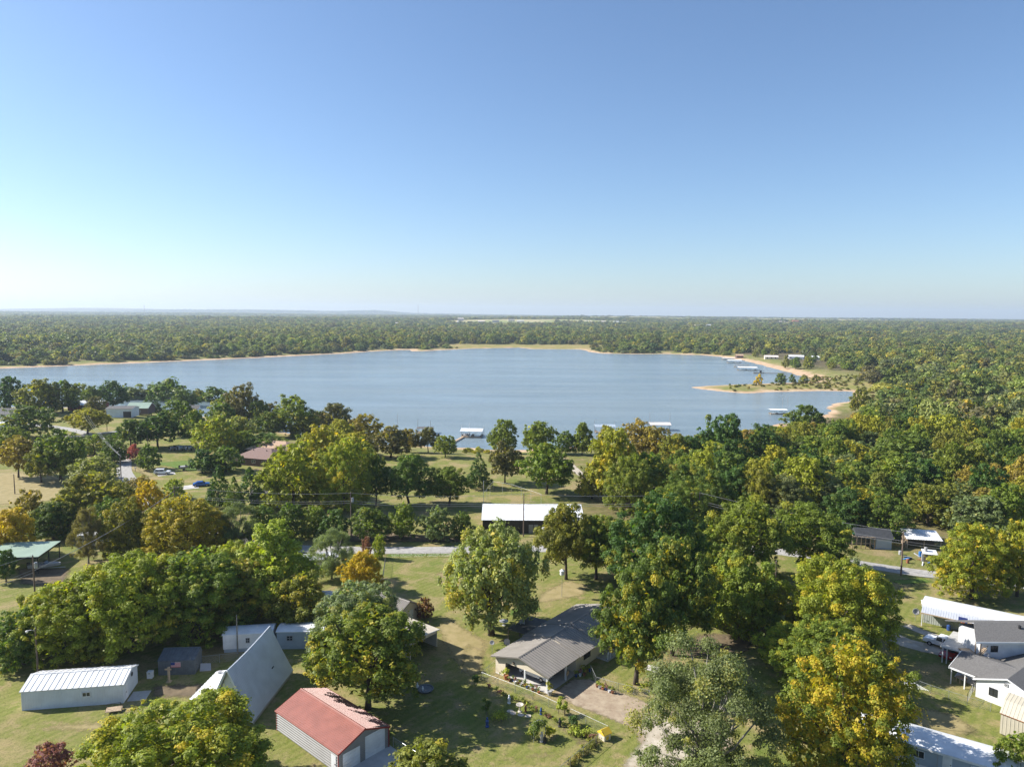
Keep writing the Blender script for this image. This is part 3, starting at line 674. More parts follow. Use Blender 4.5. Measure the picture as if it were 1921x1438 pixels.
    (19.5, 254.5, 8.8, 8.1, 'R', 'dkgreen', 0, 'small dark tree on the shore left of the white boathouse'),
    (25.5, 253.4, 11.9, 8.5, 'T', 'green', .05, 'narrow green tree on the shore left of the white boathouse'),
    (9.9, 195.8, 14.3, 16.2, 'L', 'green', .05, 'big green tree on the lake lawn right of the brown oak'),
    (33.1, 247.7, 11.6, 7.5, 'R', 'yolive', .1, 'small tree in front of the white boathouse'),
    (27.6, 188.3, 19.7, 17.0, 'R', 'yolive', .4, 'large yellow tree on the right of the lake lawn'),
    (42.9, 244.3, 14.1, 13.4, 'R', 'orangeb', .4, 'orange topped tree by the pink roofed boathouse'),
    (48.9, 239.2, 12.5, 12.7, 'R', 'orangeb', .4, 'rust orange tree right of the large yellow tree'),
    (30.1, 175.5, 14.7, 14.0, 'R', 'green', .1, 'green tree in front of the large yellow tree'),
    (68.3, 228.2, 18.7, 15.3, 'R', 'deep', 0, 'tall deep green tree rising against the cove'),
    (83.5, 232.0, 14.6, 14.1, 'R', 'deep', 0, 'dark tree right of the tall deep green tree'),
    (122.0, 291.3, 14.0, 17.2, 'R', 'dkgreen', 0, 'rounded dark green tree beside the cove dock'),
    (198.7, 402.0, 14.6, 12.8, 'R', 'olive', .1, 'olive tree at the right end of the cove'),
    (167.8, 277.2, 17.9, 18.1, 'R', 'pale', 0, 'pale silvery green tree in the right wood'),
    (53.1, 204.0, 11.5, 10.9, 'R', 'green', .1, 'bright green crown at the left edge of the right wood'),
    (59.9, 189.3, 13.9, 16.2, 'R', 'dkgreen', 0, 'wide dark crown at the front of the right wood'),
    (87.9, 205.2, 10.0, 12.5, 'R', 'deep', 0, 'deep green crown in the middle of the right wood'),
    (124.8, 224.0, 14.1, 23.0, 'R', 'dkgreen', 0, 'wide dark green crown in the upper right wood'),
    (-102.6, 141.7, 9.7, 9.6, 'R', 'gold', .3, 'bright yellow tree at the left edge above the green carport'),
    (-110.1, 158.5, 9.3, 9.3, 'R', 'orangeb', .4, 'orange olive tree at the left edge of the field'),
    (-101.0, 152.9, 8.1, 9.7, 'R', 'dkgreen', .1, 'dark olive tree above the green carport'),
    (-84.2, 137.7, 11.5, 7.0, 'S', 'brown', 0, 'grey brown twiggy tree beside the white camper'),
    (-78.8, 141.3, 12.3, 9.6, 'R', 'olive', .2, 'olive tree right of the grey brown twiggy tree'),
    (-65.9, 139.4, 12.9, 15.3, 'R', 'golive', .45, 'wide golden olive tree below the tall cable pole'),
    (-58.0, 146.8, 10.1, 10.2, 'S', 'greyg', 0, 'bare grey tree right of the golden olive tree'),
    (-93.6, 127.8, 6.0, 4.8, 'R', 'deep', 0, 'small dark tree in front of the green carport'),
    (-48.8, 153.5, 8.0, 7.8, 'B', 'dkgreen', 0, 'leftmost round cedar of the roadside row'),
    (-39.4, 153.7, 6.9, 7.8, 'B', 'deep', 0, 'dark round cedar left of the transformer pole'),
    (-30.8, 153.2, 7.7, 9.4, 'B', 'dkgreen', 0, 'wide round cedar right of the transformer pole'),
    (-24.1, 155.6, 7.7, 6.9, 'B', 'green', 0, 'round cedar with a clear trunk by the road'),
    (-16.4, 154.3, 7.2, 8.3, 'B', 'greyg', 0, 'blue green cedar left of the barn'),
    (-11.0, 155.2, 5.9, 5.7, 'B', 'dkgreen', 0, 'small round cedar next to the barn'),
    (-43.9, 155.1, 7.1, 6.6, 'B', 'green', 0, 'green cedar in the middle of the roadside row'),
    (200.3, 575.2, 9.1, 7.4, 'T', 'gold', .3, 'lone golden tree on the sandy spit'),
    (222.6, 587.1, 8.9, 10.6, 'R', 'dkgreen', 0, 'dark tree in the middle of the sandy spit'),
    (236.9, 598.8, 7.7, 5.9, 'T', 'dkgreen', 0, 'small narrow tree on the sandy spit'),
    (244.0, 592.1, 7.6, 8.9, 'R', 'olive', 0, 'olive tree toward the base of the sandy spit'),
    (256.0, 597.1, 7.2, 8.1, 'R', 'olive', 0, 'rightmost tree on the sandy spit'),
    (294.8, 764.3, 14.9, 9.2, 'T', 'olive', 0, 'lone slim tree on the far beach'),
    (300.6, 751.5, 11.3, 11.3, 'R', 'dkgreen', 0, 'round tree on the far beach behind the spit'),
    (309.7, 743.6, 13.4, 10.1, 'R', 'olive', 0, 'tree at the edge of the far beach wood'),
    (-14.1, 113.0, 3.5, 3.2, 'B', 'redb', .3, 'dark red rounded shrub beside the tan workshop'),
    (46.6, 110.1, 5.3, 5.1, 'B', 'olive', .1, 'small olive shrub right of the yard light pole'),
    (48.5, 124.4, 4.0, 3.9, 'T', 'olive', .1, 'slim grey green sapling behind the yard light pole'),
    (33.3, 114.9, 12.4, 9.8, 'R', 'green', .25, 'green tree beneath the massive deep green tree'),
    (38.4, 160.4, 11.9, 13.6, 'R', 'green', .1, 'rounded green tree between the barn and the road bend'),
    (47.6, 166.9, 13.6, 12.8, 'R', 'dkgreen', .1, 'dark green tree beside the bare utility pole'),
    (41.8, 200.5, 9.0, 10.7, 'R', 'olive', .2, 'olive tree behind the massive deep green tree'),
    (-249.8, 407.9, 14.5, 16.0, 'R', 'olive', .1, 'olive lakeside tree behind the red building'),
    (-228.5, 383.5, 13.1, 11.6, 'R', 'dkgreen', 0, 'dark lakeside tree left of the white metal building'),
    (-231.9, 458.1, 12.5, 19.4, 'R', 'greyg', 0, 'grey green lakeside tree behind the pine'),
    (-195.1, 419.5, 12.2, 17.8, 'R', 'dkgreen', 0, 'dark tree left of the small white cabin'),
    (-144.4, 359.9, 14.8, 16.9, 'R', 'green', .1, 'green tree behind the pale green tree'),
    (-121.4, 336.6, 13.9, 12.2, 'R', 'dkgreen', .1, 'dark tree beside the brownish lake edge tree'),
    (-106.3, 308.9, 10.9, 15.5, 'R', 'dkgreen', .1, 'dark shrubby tree behind the tan roofed house'),
    (-91.6, 313.7, 10.6, 15.7, 'R', 'olive', .2, 'olive tree under the rounded brown oak'),
    (-123.3, 300.1, 12.8, 13.7, 'R', 'dkgreen', .1, 'dark tree behind the light yellow green one'),
    (-87.6, 250.6, 7.3, 13.3, 'R', 'dkgreen', 0, 'dark thicket tree at the back of the tan roofed house'),
    (-96.5, 254.2, 7.8, 10.8, 'R', 'green', .1, 'green tree touching the tan roofed house'),
    (-175.6, 247.0, 9.5, 11.6, 'R', 'green', .1, 'green tree at the left edge beside the upper road'),
    (-137.5, 204.3, 10.5, 9.7, 'R', 'olive', .2, 'olive tree between the orange olive and wide green trees'),
    (-128.0, 204.6, 10.6, 8.8, 'R', 'green', .1, 'green tree behind the pale green tree on the field'),
    (-131.7, 232.3, 8.2, 8.8, 'R', 'dkgreen', 0, 'dark tree right of the upper power line'),
    (-99.4, 176.7, 7.8, 8.9, 'R', 'olive', .1, 'olive tree behind the golden yellow tree'),
    (-99.9, 156.8, 9.2, 9.6, 'R', 'olive', .15, 'olive tree between the orange olive tree and the camper'),
    (-89.4, 153.2, 9.0, 9.4, 'R', 'dkgreen', .1, 'dark tree behind the grey brown twiggy tree'),
    (-73.7, 143.0, 10.1, 9.3, 'R', 'olive', .2, 'olive tree left of the wide golden olive tree'),
    (-63.1, 146.7, 8.6, 9.0, 'R', 'golive', .3, 'gold olive tree right of the wide golden olive tree'),
    (-53.1, 150.4, 8.3, 9.3, 'B', 'dkgreen', 0, 'dark cedar thicket left of the roadside row'),
    (-51.8, 188.7, 12.4, 12.1, 'R', 'yolive', .3, 'yellow green tree behind the large bright tree and the poles'),
    (-65.9, 224.9, 11.3, 12.7, 'R', 'green', .2, 'green tree left of the yellow green one by the house'),
    (-68.5, 206.6, 9.6, 9.5, 'R', 'bright', .1, 'bright small tree at the left of the large bright tree'),
    (-51.4, 225.4, 11.3, 14.4, 'R', 'bright', .3, 'bright yellow green tree by the orange tinged tree'),
    (-67.7, 278.7, 11.3, 13.1, 'R', 'yolive', .2, 'yellow olive tree right of the rounded brown oak'),
    (22.1, 191.0, 9.9, 9.1, 'R', 'yolive', .2, 'yellow olive tree left of the large yellow tree'),
    (37.5, 191.4, 12.6, 14.1, 'R', 'green', .2, 'green tree behind the green and yellow pair'),
    (45.3, 178.4, 12.8, 13.1, 'R', 'dkgreen', .1, 'dark tree left of the bare utility pole'),
    (52.5, 225.3, 12.1, 12.0, 'R', 'olive', .3, 'olive tree at the left tip of the right wood'),
    (-53.5, 106.8, 11.8, 12.5, 'R', 'olive', .1, 'olive tree filling the gap above the dark garden shed'),
    (-60.7, 100.7, 11.8, 11.8, 'R', 'olive', .25, 'yellowish olive tree between the two trees behind the white shed'),
    (-69.7, 101.7, 8.9, 7.9, 'R', 'bright', .2, 'bright green small tree at the left behind the shed trees'),
    (-46.9, 114.5, 11.8, 11.6, 'R', 'lime', .1, 'green tree behind the broad green tree'),
    (20.8, 133.0, 11.0, 11.3, 'R', 'green', .1, 'green tree behind the red tipped maple'),
    (34.2, 129.2, 11.2, 11.0, 'R', 'green', .1, 'green tree between the massive tree and the road bend'),
    (40.8, 112.0, 8.9, 7.8, 'R', 'bright', .2, 'bright green tree beside the yard light pole'),
    (56.6, 111.3, 7.5, 6.9, 'R', 'green', .2, 'bright green tree behind the yellow green sycamore'),
    (39.8, 97.0, 6.7, 8.4, 'R', 'lime', .2, 'lime green tree above the airy grey green tree'),
    (85.0, 157.6, 10.4, 10.9, 'R', 'dkgreen', 0, 'dark tree behind the scrap shed'),
    (78.3, 161.4, 10.7, 11.2, 'R', 'deep', 0, 'deep green tree behind the timber shack'),
    (113.4, 158.3, 12.9, 12.2, 'R', 'green', .1, 'green tree at the right edge above the scrap sheds'),
    (101.0, 168.3, 10.4, 12.4, 'R', 'olive', .2, 'olive tree behind the feathery grey green tree'),
]
NAMES = dict(R='broadleaf_tree', L='broadleaf_tree', T='broadleaf_tree', W='weeping_tree', S='twiggy_tree', B='shrub', C='cedar_tree')
placed = []
far_crowns = []
for x, y, h, w, kind, tint, autumn, label in TREES:
    nm = NAMES[kind]
    if kind == 'B' and h > 4.5 and 'cedar' in label: nm = 'cedar_tree'
    t, c = add_tree(x, y, max(h, 1.2), w, kind, tint, autumn, label, nm, cat='shrub' if kind == 'B' and nm == 'shrub' else 'tree')
    placed.append((x, y, w / 2))
    if math.hypot(x, y) > 480: far_crowns.append(c)

# the wood right of the lake cove: the nearest crowns are single trees, the rest of it one mass
def in_poly(x, y, P):
    c = False
    for (ax, ay), (bx, by) in zip(P, P[1:] + P[:1]):
        if (ay > y) != (by > y) and x < (bx - ax) * (y - ay) / (by - ay) + ax: c = not c
    return c
WOOD = [(31.61, 160.18), (45.12, 210.39), (54.66, 256.31), (77.14, 274.23), (107.90, 302.46), (136.89, 334.47), (157.91, 325.75), (209.42, 407.64), (245.88, 440.55), (484.40, 462.34), (168.71, 163.70), (125.33, 168.94), (108.84, 168.50), (86.76, 165.75), (74.58, 161.28), (69.62, 167.46), (57.07, 160.83), (43.74, 152.80)]
cand = []
yy = 150.0
while yy < 520:
    xx = 10 + rnd.uniform(0, 6)
    while xx < 420:
        x, y = xx + rnd.uniform(-3, 3), yy + rnd.uniform(-3, 3)
        if in_poly(x, y, WOOD) and all((x - a) ** 2 + (y - b) ** 2 > (r * .8 + 2.2) ** 2 for a, b, r in placed): cand.append((x, y))
        xx += 9.4
    yy += 8.6
cl_sd = lake_sd(np.array([c[0] for c in cand]), np.array([c[1] for c in cand]))
cand = [c for c, s in zip(cand, cl_sd) if s > 14 and abs(c[0]) < c[1] * .80]
cand.sort(key=lambda c: c[0] ** 2 + c[1] ** 2)
rest = cand[165:]
SKYLINE = [(0.106, 0.1566), (0.212, 0.1577), (0.250, 0.1651), (0.281, 0.1592), (0.334, 0.1521), (0.358, 0.1479), (0.386, 0.1449), (0.409, 0.1365), (0.454, 0.1381), (0.484, 0.1253), (0.513, 0.1020), (0.558, 0.0958), (0.633, 0.0948), (0.724, 0.0817), (1.009, 0.0683)]      # bearing, slope: how high the canopy of the wood reaches
def canopy_cap(x, y):
    return 50 - math.hypot(x, y) * float(np.interp(x / y, [s[0] for s in SKYLINE], [s[1] for s in SKYLINE])) - gz(x, y)
TINT_WORD = dict(green='mid green', dkgreen='dark green', deep='deep green', olive='olive', yolive='yellow green', bright='bright green', greyg='grey green', orangeb='orange tinged')
wood_ds = [math.hypot(*c) for c in cand[:165]]
for x, y in cand[:165]:
    tint = rnd.choice(WOOD_COLS); w = rnd.uniform(7.5, 14.5); h = min(rnd.uniform(7, 14.5), canopy_cap(x, y))
    if h < 3.5: continue
    d_ = math.hypot(x, y); row = 'front' if d_ < wood_ds[len(wood_ds) // 3] else 'middle' if d_ < wood_ds[2 * len(wood_ds) // 3] else 'back'; b_ = x / y
    side = 'towards the barn' if b_ < .33 else 'in its centre' if b_ < .52 else 'towards the right edge'
    add_tree(x, y, h, min(w, h * 1.25), rnd.choice('RRRT'), tint, rnd.choice((0, 0, 0, .1, .25)), '%s%s tree in the %s rows of the right wood, %s' % ('small ' if h < 8.5 else 'tall ' if h > 12 else '', TINT_WORD[tint], row, side), 'broadleaf_tree', 'trees of the dense wood right of the cove')

def instanced_wood(name, pts, hts, wds, cols, label):
    me = bpy.data.meshes.new(name); me.vertices.add(len(pts)); me.vertices.foreach_set('co', np.asarray(pts, np.float32).ravel())
    n = len(pts); rg = np.random.default_rng(5)
    a = me.attributes.new('tcol', 'FLOAT_COLOR', 'POINT'); a.data.foreach_set('color', np.asarray(cols, np.float32).ravel())
    a = me.attributes.new('tscale', 'FLOAT_VECTOR', 'POINT'); a.data.foreach_set('vector', np.stack([wds, wds, hts], 1).astype(np.float32).ravel())
    a = me.attributes.new('trot', 'FLOAT_VECTOR', 'POINT'); r3 = np.zeros((n, 3), np.float32); r3[:, 2] = rg.random(n) * 6.28; a.data.foreach_set('vector', r3.ravel())
    a = me.attributes.new('tidx', 'INT', 'POINT'); a.data.foreach_set('value', rg.integers(0, len(far_crowns), n).astype(np.int32))
    o = bpy.data.objects.new(name, me); COL.objects.link(o); o['kind'] = 'stuff'; o['label'] = label; o['category'] = 'woodland'
    ng = bpy.data.node_groups.new(name, 'GeometryNodeTree')
    ng.interface.new_socket('Geometry', in_out='INPUT', socket_type='NodeSocketGeometry'); ng.interface.new_socket('Geometry', in_out='OUTPUT', socket_type='NodeSocketGeometry')
    N = ng.nodes; L = ng.links; gi = N.new('NodeGroupInput'); go = N.new('NodeGroupOutput')
    j = N.new('GeometryNodeJoinGeometry')
    for c in reversed(far_crowns):
        oi = N.new('GeometryNodeObjectInfo'); oi.transform_space = 'ORIGINAL'; oi.inputs['Object'].default_value = c
        sm = N.new('GeometryNodeSetMaterial'); sm.inputs['Material'].default_value = LEAF_I
        g2 = N.new('GeometryNodeGeometryToInstance'); L.new(oi.outputs['Geometry'], sm.inputs['Geometry']); L.new(sm.outputs[0], g2.inputs[0]); L.new(g2.outputs[0], j.inputs[0])
    ip = N.new('GeometryNodeInstanceOnPoints'); L.new(gi.outputs[0], ip.inputs['Points']); L.new(j.outputs[0], ip.inputs['Instance'])
    ip.inputs['Pick Instance'].default_value = True
    def na(nm, ty, sock):
        q = N.new('GeometryNodeInputNamedAttribute'); q.data_type = ty; q.inputs['Name'].default_value = nm; L.new(q.outputs['Attribute'], sock)
    na('tidx', 'INT', ip.inputs['Instance Index']); na('trot', 'FLOAT_VECTOR', ip.inputs['Rotation']); na('tscale', 'FLOAT_VECTOR', ip.inputs['Scale'])
    L.new(ip.outputs[0], go.inputs[0])
    o.modifiers.new('trees', 'NODES').node_group = ng
    return o
rg = np.random.default_rng(11)
def wood_colours(n, far):
    pal = np.array([TINT[c] for c in ('green', 'dkgreen', 'deep', 'olive', 'dkgreen', 'green', 'greyg', 'green', 'yolive', 'olive', 'brown')])
    c = pal[rg.integers(0, len(pal), n)] * rg.uniform(.65, 1.35, (n, 1)); c = (c * .8 + c.mean(1, keepdims=True) * .2) * 1.02; a = np.where(rg.random(n) < .2, rg.uniform(.1, .35, n), 0)
    return np.concatenate([c, a[:, None]], 1)
def polar_points(r0, r1, space, a0=-43, a1=43):
    """jittered points on rings, about space metres apart"""
    out = []; r = r0
    while r < r1:
        n = int(r * R(a1 - a0) / space); a = R(a0) + (np.arange(n) + rg.random(n)) / n * R(a1 - a0); q = r + (rg.random(n) - .5) * space * 1.6
        out.append(np.stack([q * np.sin(a), q * np.cos(a)], 1)); r += space
    return np.concatenate(out)
CLEAR = [(-60, 3300, 260, 330), (330, 3500, 300, 280), (150, 2500, 60, 60), (690, 2700, 90, 60), (1050, 5600, 600, 350), (2600, 6100, 800, 350), (1350, 3600, 200, 120), (-900, 3900, 110, 90), (30, 1235, 190, 75), (330, 880, 45, 150), (285, 690, 60, 90), (380, 980, 40, 50), (240, 575, 55, 22)]
def clearing(p):
    k = np.zeros(len(p), bool)
    for x_, y_, rx_, ry_ in CLEAR: k |= ((p[:, 0] - x_) / rx_) ** 2 + ((p[:, 1] - y_) / ry_) ** 2 < 1
    return k
def plant(name, pts, h, w, label):
    sd = lake_sd(pts[:, 0], pts[:, 1]); keep = (sd > np.where(pts[:, 1] > 600, 15, 20)) & (pts[:, 1] > 430) & ~clearing(pts)
    keep &= ~(((pts[:, 1] > 541) & (pts[:, 1] < 640) & (pts[:, 0] < 292) & (pts[:, 0] > -380)) | ((pts[:, 1] <= 541) & (pts[:, 0] < 240) & (pts[:, 0] > -380))); pts = pts[keep]; n = len(pts)
    thin = _vnoise(pts[:, 0] / 55., pts[:, 1] / 55., 9); pts = pts[(rg.random(n) < .55 + .6 * thin)]; n = len(pts)
    edge = np.clip((lake_sd(pts[:, 0], pts[:, 1]) - 10) / 40, .55, 1)
    sz_ = rg.random(n) ** 1.6; lump = .75 + .5 * _vnoise(pts[:, 0] / 90., pts[:, 1] / 90., 12); hts = (h[0] + (h[1] - h[0]) * sz_) * edge * lump; wds = (w[0] + (w[1] - w[0]) * sz_) * (.6 + .4 * edge) * rg.uniform(.85, 1.15, n)
    z = ground_z(pts[:, 0], pts[:, 1]); return instanced_wood(name, np.column_stack([pts, z - hts * .12]), hts, wds, wood_colours(n, True), label)
plant('lakeside_woods', polar_points(520, 1900, 10.5), (6, 17), (8, 21), 'unbroken green wood covering the land across the lake')
plant('distant_woods', polar_points(1900, 4200, 21, -40, 40), (8, 19), (13, 32), 'hazy green woodland stretching back behind the lake')
plant('horizon_woods', polar_points(4200, 13500, 62, -40, 40), (11, 17), (45, 80), 'thin blue green band of woodland on the horizon')
if rest:
    p = np.array(rest); n = len(p)
    hh = np.minimum(rg.uniform(7, 14, n), np.array([canopy_cap(*q) for q in p])); kk = hh > 3.5; p = p[kk]; hh = hh[kk]; n = len(p)
    instanced_wood('cove_woods', np.column_stack([p, ground_z(p[:, 0], p[:, 1]) - .6]), hh, np.minimum(rg.uniform(8, 14, n), hh * 1.3), wood_colours(n, False), 'mass of mixed green trees filling the back of the right wood')

q = np.column_stack([rg.uniform(165, 460, 1500), rg.uniform(455, 650, 1500)]); s_ = lake_sd(q[:, 0], q[:, 1]); q = q[(s_ > 6) & (q[:, 0] > 150 + (541 - np.minimum(q[:, 1], 541)) * .2) & ~((q[:, 0] < 200) & (rg.random(1500) < .75))]; n = len(q)
pal = np.array([TINT[c] for c in ('olive', 'yolive', 'brown', 'green', 'orangeb')])[rg.integers(0, 5, n)] * rg.uniform(.6, 1.0, (n, 1))
instanced_wood('spit_scrub', np.column_stack([q, ground_z(q[:, 0], q[:, 1]) - .25]), rg.uniform(.7, 2.4, n), rg.uniform(1.5, 4.5, n), np.column_stack([pal, np.zeros(n)]), 'low brown green scrub covering the sandy spit and its meadow')


# ------------------------------------------------------------------ building helpers
def window(root, c, ax, w, h, fm='white', mull=1, rail=0):
    """frame part with its pane as sub-part; ax = outward axis of the wall"""
    sx = {'+x': (0, 1, 1), '-x': (0, -1, -1), '+y': (-1, 0, 1), '-y': (1, 0, -1)}[ax]
    def P(u, z, d):                                    # u along the wall, d outwards
        if ax[1] == 'x': return (c[0] + d * (1 if ax[0] == '+' else -1), c[1] + u * (1 if ax[0] == '+' else -1), c[2] + z)
        return (c[0] + u * (-1 if ax[0] == '+' else 1), c[1] + d * (1 if ax[0] == '+' else -1), c[2] + z)
    def bar(mb, u0, u1, z0, z1, d0, d1):
        mb.hexa([P(u0, z0, d1), P(u1, z0, d1), P(u1, z0, d0), P(u0, z0, d0), P(u0, z1, d1), P(u1, z1, d1), P(u1, z1, d0), P(u0, z1, d0)])
    t = .07; f = MB()
    for q in ((-w/2, w/2, h/2 - t, h/2), (-w/2, w/2, -h/2, -h/2 + t), (-w/2, -w/2 + t, -h/2, h/2), (w/2 - t, w/2, -h/2, h/2)): bar(f, *q, -.02, .06)
    for i in range(mull): u = -w/2 + w * (i + 1) / (mull + 1); bar(f, u - t*.4, u + t*.4, -h/2, h/2, -.02, .05)
    for i in range(rail): z = -h/2 + h * (i + 1) / (rail + 1); bar(f, -w/2, w/2, z - t*.3, z + t*.3, -.02, .05)
    o = f.build('window', fm, root); g = MB(); bar(g, -w/2 + .02, w/2 - .02, -h/2 + .02, h/2 - .02, -.03, .02); g.build('pane', 'glass', o)
    return o
def gable(root, L, W, he, hr, wall='white', roof='whiteroof', ov=.3, rp=.5, ribs='down', pitch=.6, depth=.05, eave=.25, fascia='white', walls=True, z0=0, ridge_cap=True):
    """x along the ridge, y across; ribs run down the slope or along the ridge"""
    yr = W * rp
    if walls: MB().extrude_x([(0, z0), (W, z0), (W, he), (yr, hr), (0, he)], 0, L).build('wall', wall, root)
    s0 = (hr - he) / yr; s1 = (hr - he) / (W - yr)
    e0, e1 = -eave, W + eave; zf, zb = he - s0 * eave + .05, he - s1 * eave + .05; zt = hr + .05
    A = Vector((-ov, e0, zf)); B = Vector((L + ov, e0, zf)); C = Vector((L + ov, yr, zt)); D = Vector((-ov, yr, zt)); E = Vector((L + ov, e1, zb)); F_ = Vector((-ov, e1, zb))
    if ribs is None:
        MB().slab(A, B, C, D, .08).build('roof_slope', roof, root); MB().slab(D, C, E, F_, .08).build('roof_slope', roof, root)
    elif ribs == 'down':
        MB().ribbed(A, B - A, D - A, pitch, depth).build('roof_slope', roof, root); MB().ribbed(E, F_ - E, C - E, pitch, depth).build('roof_slope', roof, root)
    else:
        MB().ribbed(B, C - B, A - B, pitch, depth).build('roof_slope', roof, root); MB().ribbed(C, E - C, D - C, pitch, depth).build('roof_slope', roof, root)
    if ridge_cap:
        MB().extrude_x([(yr - .16, zt - .16*s0 + depth + .012), (yr + .16, zt - .16*s1 + depth + .012), (yr, zt + depth + .03)], -ov - .01, L + ov + .01).build('ridge_cap', roof, root)
    if fascia:
        for x in (-ov - .03, L + ov + .005):
            MB().extrude_x([(e0, zf - .18), (yr, zt - .18), (e1, zb - .18), (e1, zb + .01), (yr, zt + .01), (e0, zf + .01)], x, x + .025).build('fascia', fascia, root)
def ribwall(root, p0, u, v, m, pitch=.3, depth=.03, name='siding', round_=False):
    return MB().ribbed(p0, u, v, pitch, depth, .02, round_).build(name, m, root)
def door(root, x0, x1, y, z1, m='white', out=-1, name='door', handle=True, z0=.05):
    o = MB().box(x0, x1, min(y, y + out*.05), max(y, y + out*.05), z0, z1).build(name, m, root)
    if handle: MB().box(x1 - .16, x1 - .08, min(y + out*.05, y + out*.11), max(y + out*.05, y + out*.11), z0 + .95, z0 + 1.05).build('handle', 'black', o)
    return o
def doorx(root, x, y0, y1, z1, m='white', out=1, name='door', z0=.05):
    o = MB().box(min(x, x + out*.05), max(x, x + out*.05), y0, y1, z0, z1).build(name, m, root)
    MB().box(min(x + out*.05, x + out*.11), max(x + out*.05, x + out*.11), y0 + .08, y0 + .16, z0 + .95, z0 + 1.05).build('handle', 'black', o); return o

# ---- long white steel shed
r = thing('steel_shed', 'long low white steel shed with ribbed roof on the left lawn', 'shed', (-61.3, 85.0), 9.5)
gable(r, 11.9, 5.2, 2.5, 3.25, 'shedwhite', 'whiteroof', .12, rp=.56, pitch=.72, depth=.05, eave=.12)
ribwall(r, (0, -.004, .02), (11.9, 0, 0), (0, 0, 2.42), 'shedwhite', .3, .02)
window(r, (7.55, -.03, 1.55), '-y', 1.0, .62, 'white', 1)
doorx(r, 11.9, .7, 1.6, 2.05, 'white')
v_ = MB(); v_.v = [(11.91 + k, 3.1 + .3 * math.cos(i * .785 + .39), 2.3 + .3 * math.sin(i * .785 + .39)) for k in (0, .05) for i in range(8)]
v_.f = [tuple(range(8)), tuple(range(15, 7, -1))] + [(i, 8 + i, 8 + (i+1) % 8, (i+1) % 8) for i in range(8)]
v_.build('gable_vent', 'black', r)
tag(structure(MB().box(12.2, 14.4, .3, 2.6, .002, .09).build('concrete_step', 'concrete', None, (-61.3, 85.0), 9.5)), 'flat concrete slab at the door of the long white shed', 'slab')
# ---- dark shed with flag
r = thing('garden_shed', 'small dark steel garden shed with a faded flag on its front', 'shed', (-48.6, 94.0), 4.5)
gable(r, 4.9, 2.9, 2.05, 2.75, 'darkmetal', 'darkmetal', .08, rp=.8, pitch=.4, eave=.08, fascia=None)
ribwall(r, (0, -.004, .02), (4.9, 0, 0), (0, 0, 2.0), 'darkmetal', .25, .03)
doorx(r, 4.9, .6, 1.7, 1.9, 'darkmetal')
fl = MB().box(1.75, 3.05, -.09, -.07, 1.15, 1.85).build('flag', 'flagwhite', r)
for i in range(7): MB().box(1.75 if i < 3 else 1.75, 3.05, -.10, -.092, 1.15 + i * .1, 1.205 + i * .1).build('stripe', 'flagred', fl)
MB().box(1.75, 2.30, -.108, -.102, 1.47, 1.85).build('canton', 'flagblue', fl)
o = thing('yard_post', 'short weathered wooden post with a cross piece in front of the dark shed', 'post', (-46.3, 92.3))
MB().box(-.12, .12, -.12, .12, 0, 2.1).build('post', 'palewood', o); MB().box(-.45, .45, -.18, -.125, 1.75, 1.95).build('cross_piece', 'palewood', o); MB().box(-.3, .3, -.3, .3, 0, .12).build('foot', 'palewood', o)
o = thing('white_freezer', 'white metal box standing at the left end of the dark shed', 'cabinet', (-49.4, 93.4), 5)
MB().box(-.35, .35, -.3, .3, 0, .85).build('body', 'white', o); MB().box(-.37, .37, -.32, .32, .85, .92).build('lid', 'white', o); MB().box(-.1, .1, -.36, -.325, .7, .78).build('handle', 'black', o)
o = thing('tipped_panel', 'pale metal sheet leaning against the right end of the dark shed', 'panel', (-43.4, 95.2), 10)
MB().slab((0, 0, .02), (1.5, 0, .02), (1.2, 1.2, .5), (-.2, 1.2, .6), .04).build('sheet', 'greyplastic', o); MB().box(-.05, .05, 1.15, 1.25, 0, .5).build('prop', 'wood', o)

# ---- A-frame house
r = thing('a_frame_house', 'steep white metal A-frame house with a gable window', 'house', (-34.4, 83.0), 85.6)
Lh, Hh, Wh = 12.0, 6.65, 3.15
MB().extrude_x([(-Wh + .25, 0), (Wh - .25, 0), (.02, Hh - .22), (-.02, Hh - .22)], .1, Lh - .1).build('wall', 'white', r)
def aframe_slope(sg):
    nseg = 10; v = []; pit = .3; mb = MB(); cols = int(Lh / pit)
    for i in range(cols * 4 + 1):
        x = -.35 + (Lh + .7) * i / (cols * 4); d = .03 if i % 4 in (1,) else 0
        sag = .16 * math.sin(math.pi * max(0, min(1, x / Lh)))
        for j in range(nseg + 1):
            t = j / nseg; bow = .18 * math.sin(math.pi * t)
            y = Wh * (1 - t); z = .35 + (Hh - .35) * t - sag * t
            nx_ = Vector((0, Hh, Wh)).normalized(); p = Vector((x, y, z)) + nx_ * (d - bow * .5)
            mb.v.append((p.x, p.y * sg, p.z))
    for i in range(cols * 4):
        for j in range(nseg):
            a = i * (nseg + 1) + j; q = (a, a + nseg + 1, a + nseg + 2, a + 1); mb.f.append(q if sg > 0 else q[::-1])
    return mb
for sg in (1, -1):
    o = aframe_slope(sg).build('roof_slope', 'shedwhite', r); md = o.modifiers.new('thick', 'SOLIDIFY'); md.thickness = .07; md.offset = -1
    MB().slab((-.38, sg * (Wh + .05), .3), (-.38, sg * (Wh - .2), .3), (-.38, 0, Hh + .05 if sg > 0 else Hh + .05), (-.38, sg * .2, Hh + .05), .05).build('rake_trim', 'white', r)
MB().extrude_x([(-.14, Hh - .16), (0, Hh + .05), (.14, Hh - .16)], -.4, .0).build('ridge_cap', 'white', r)
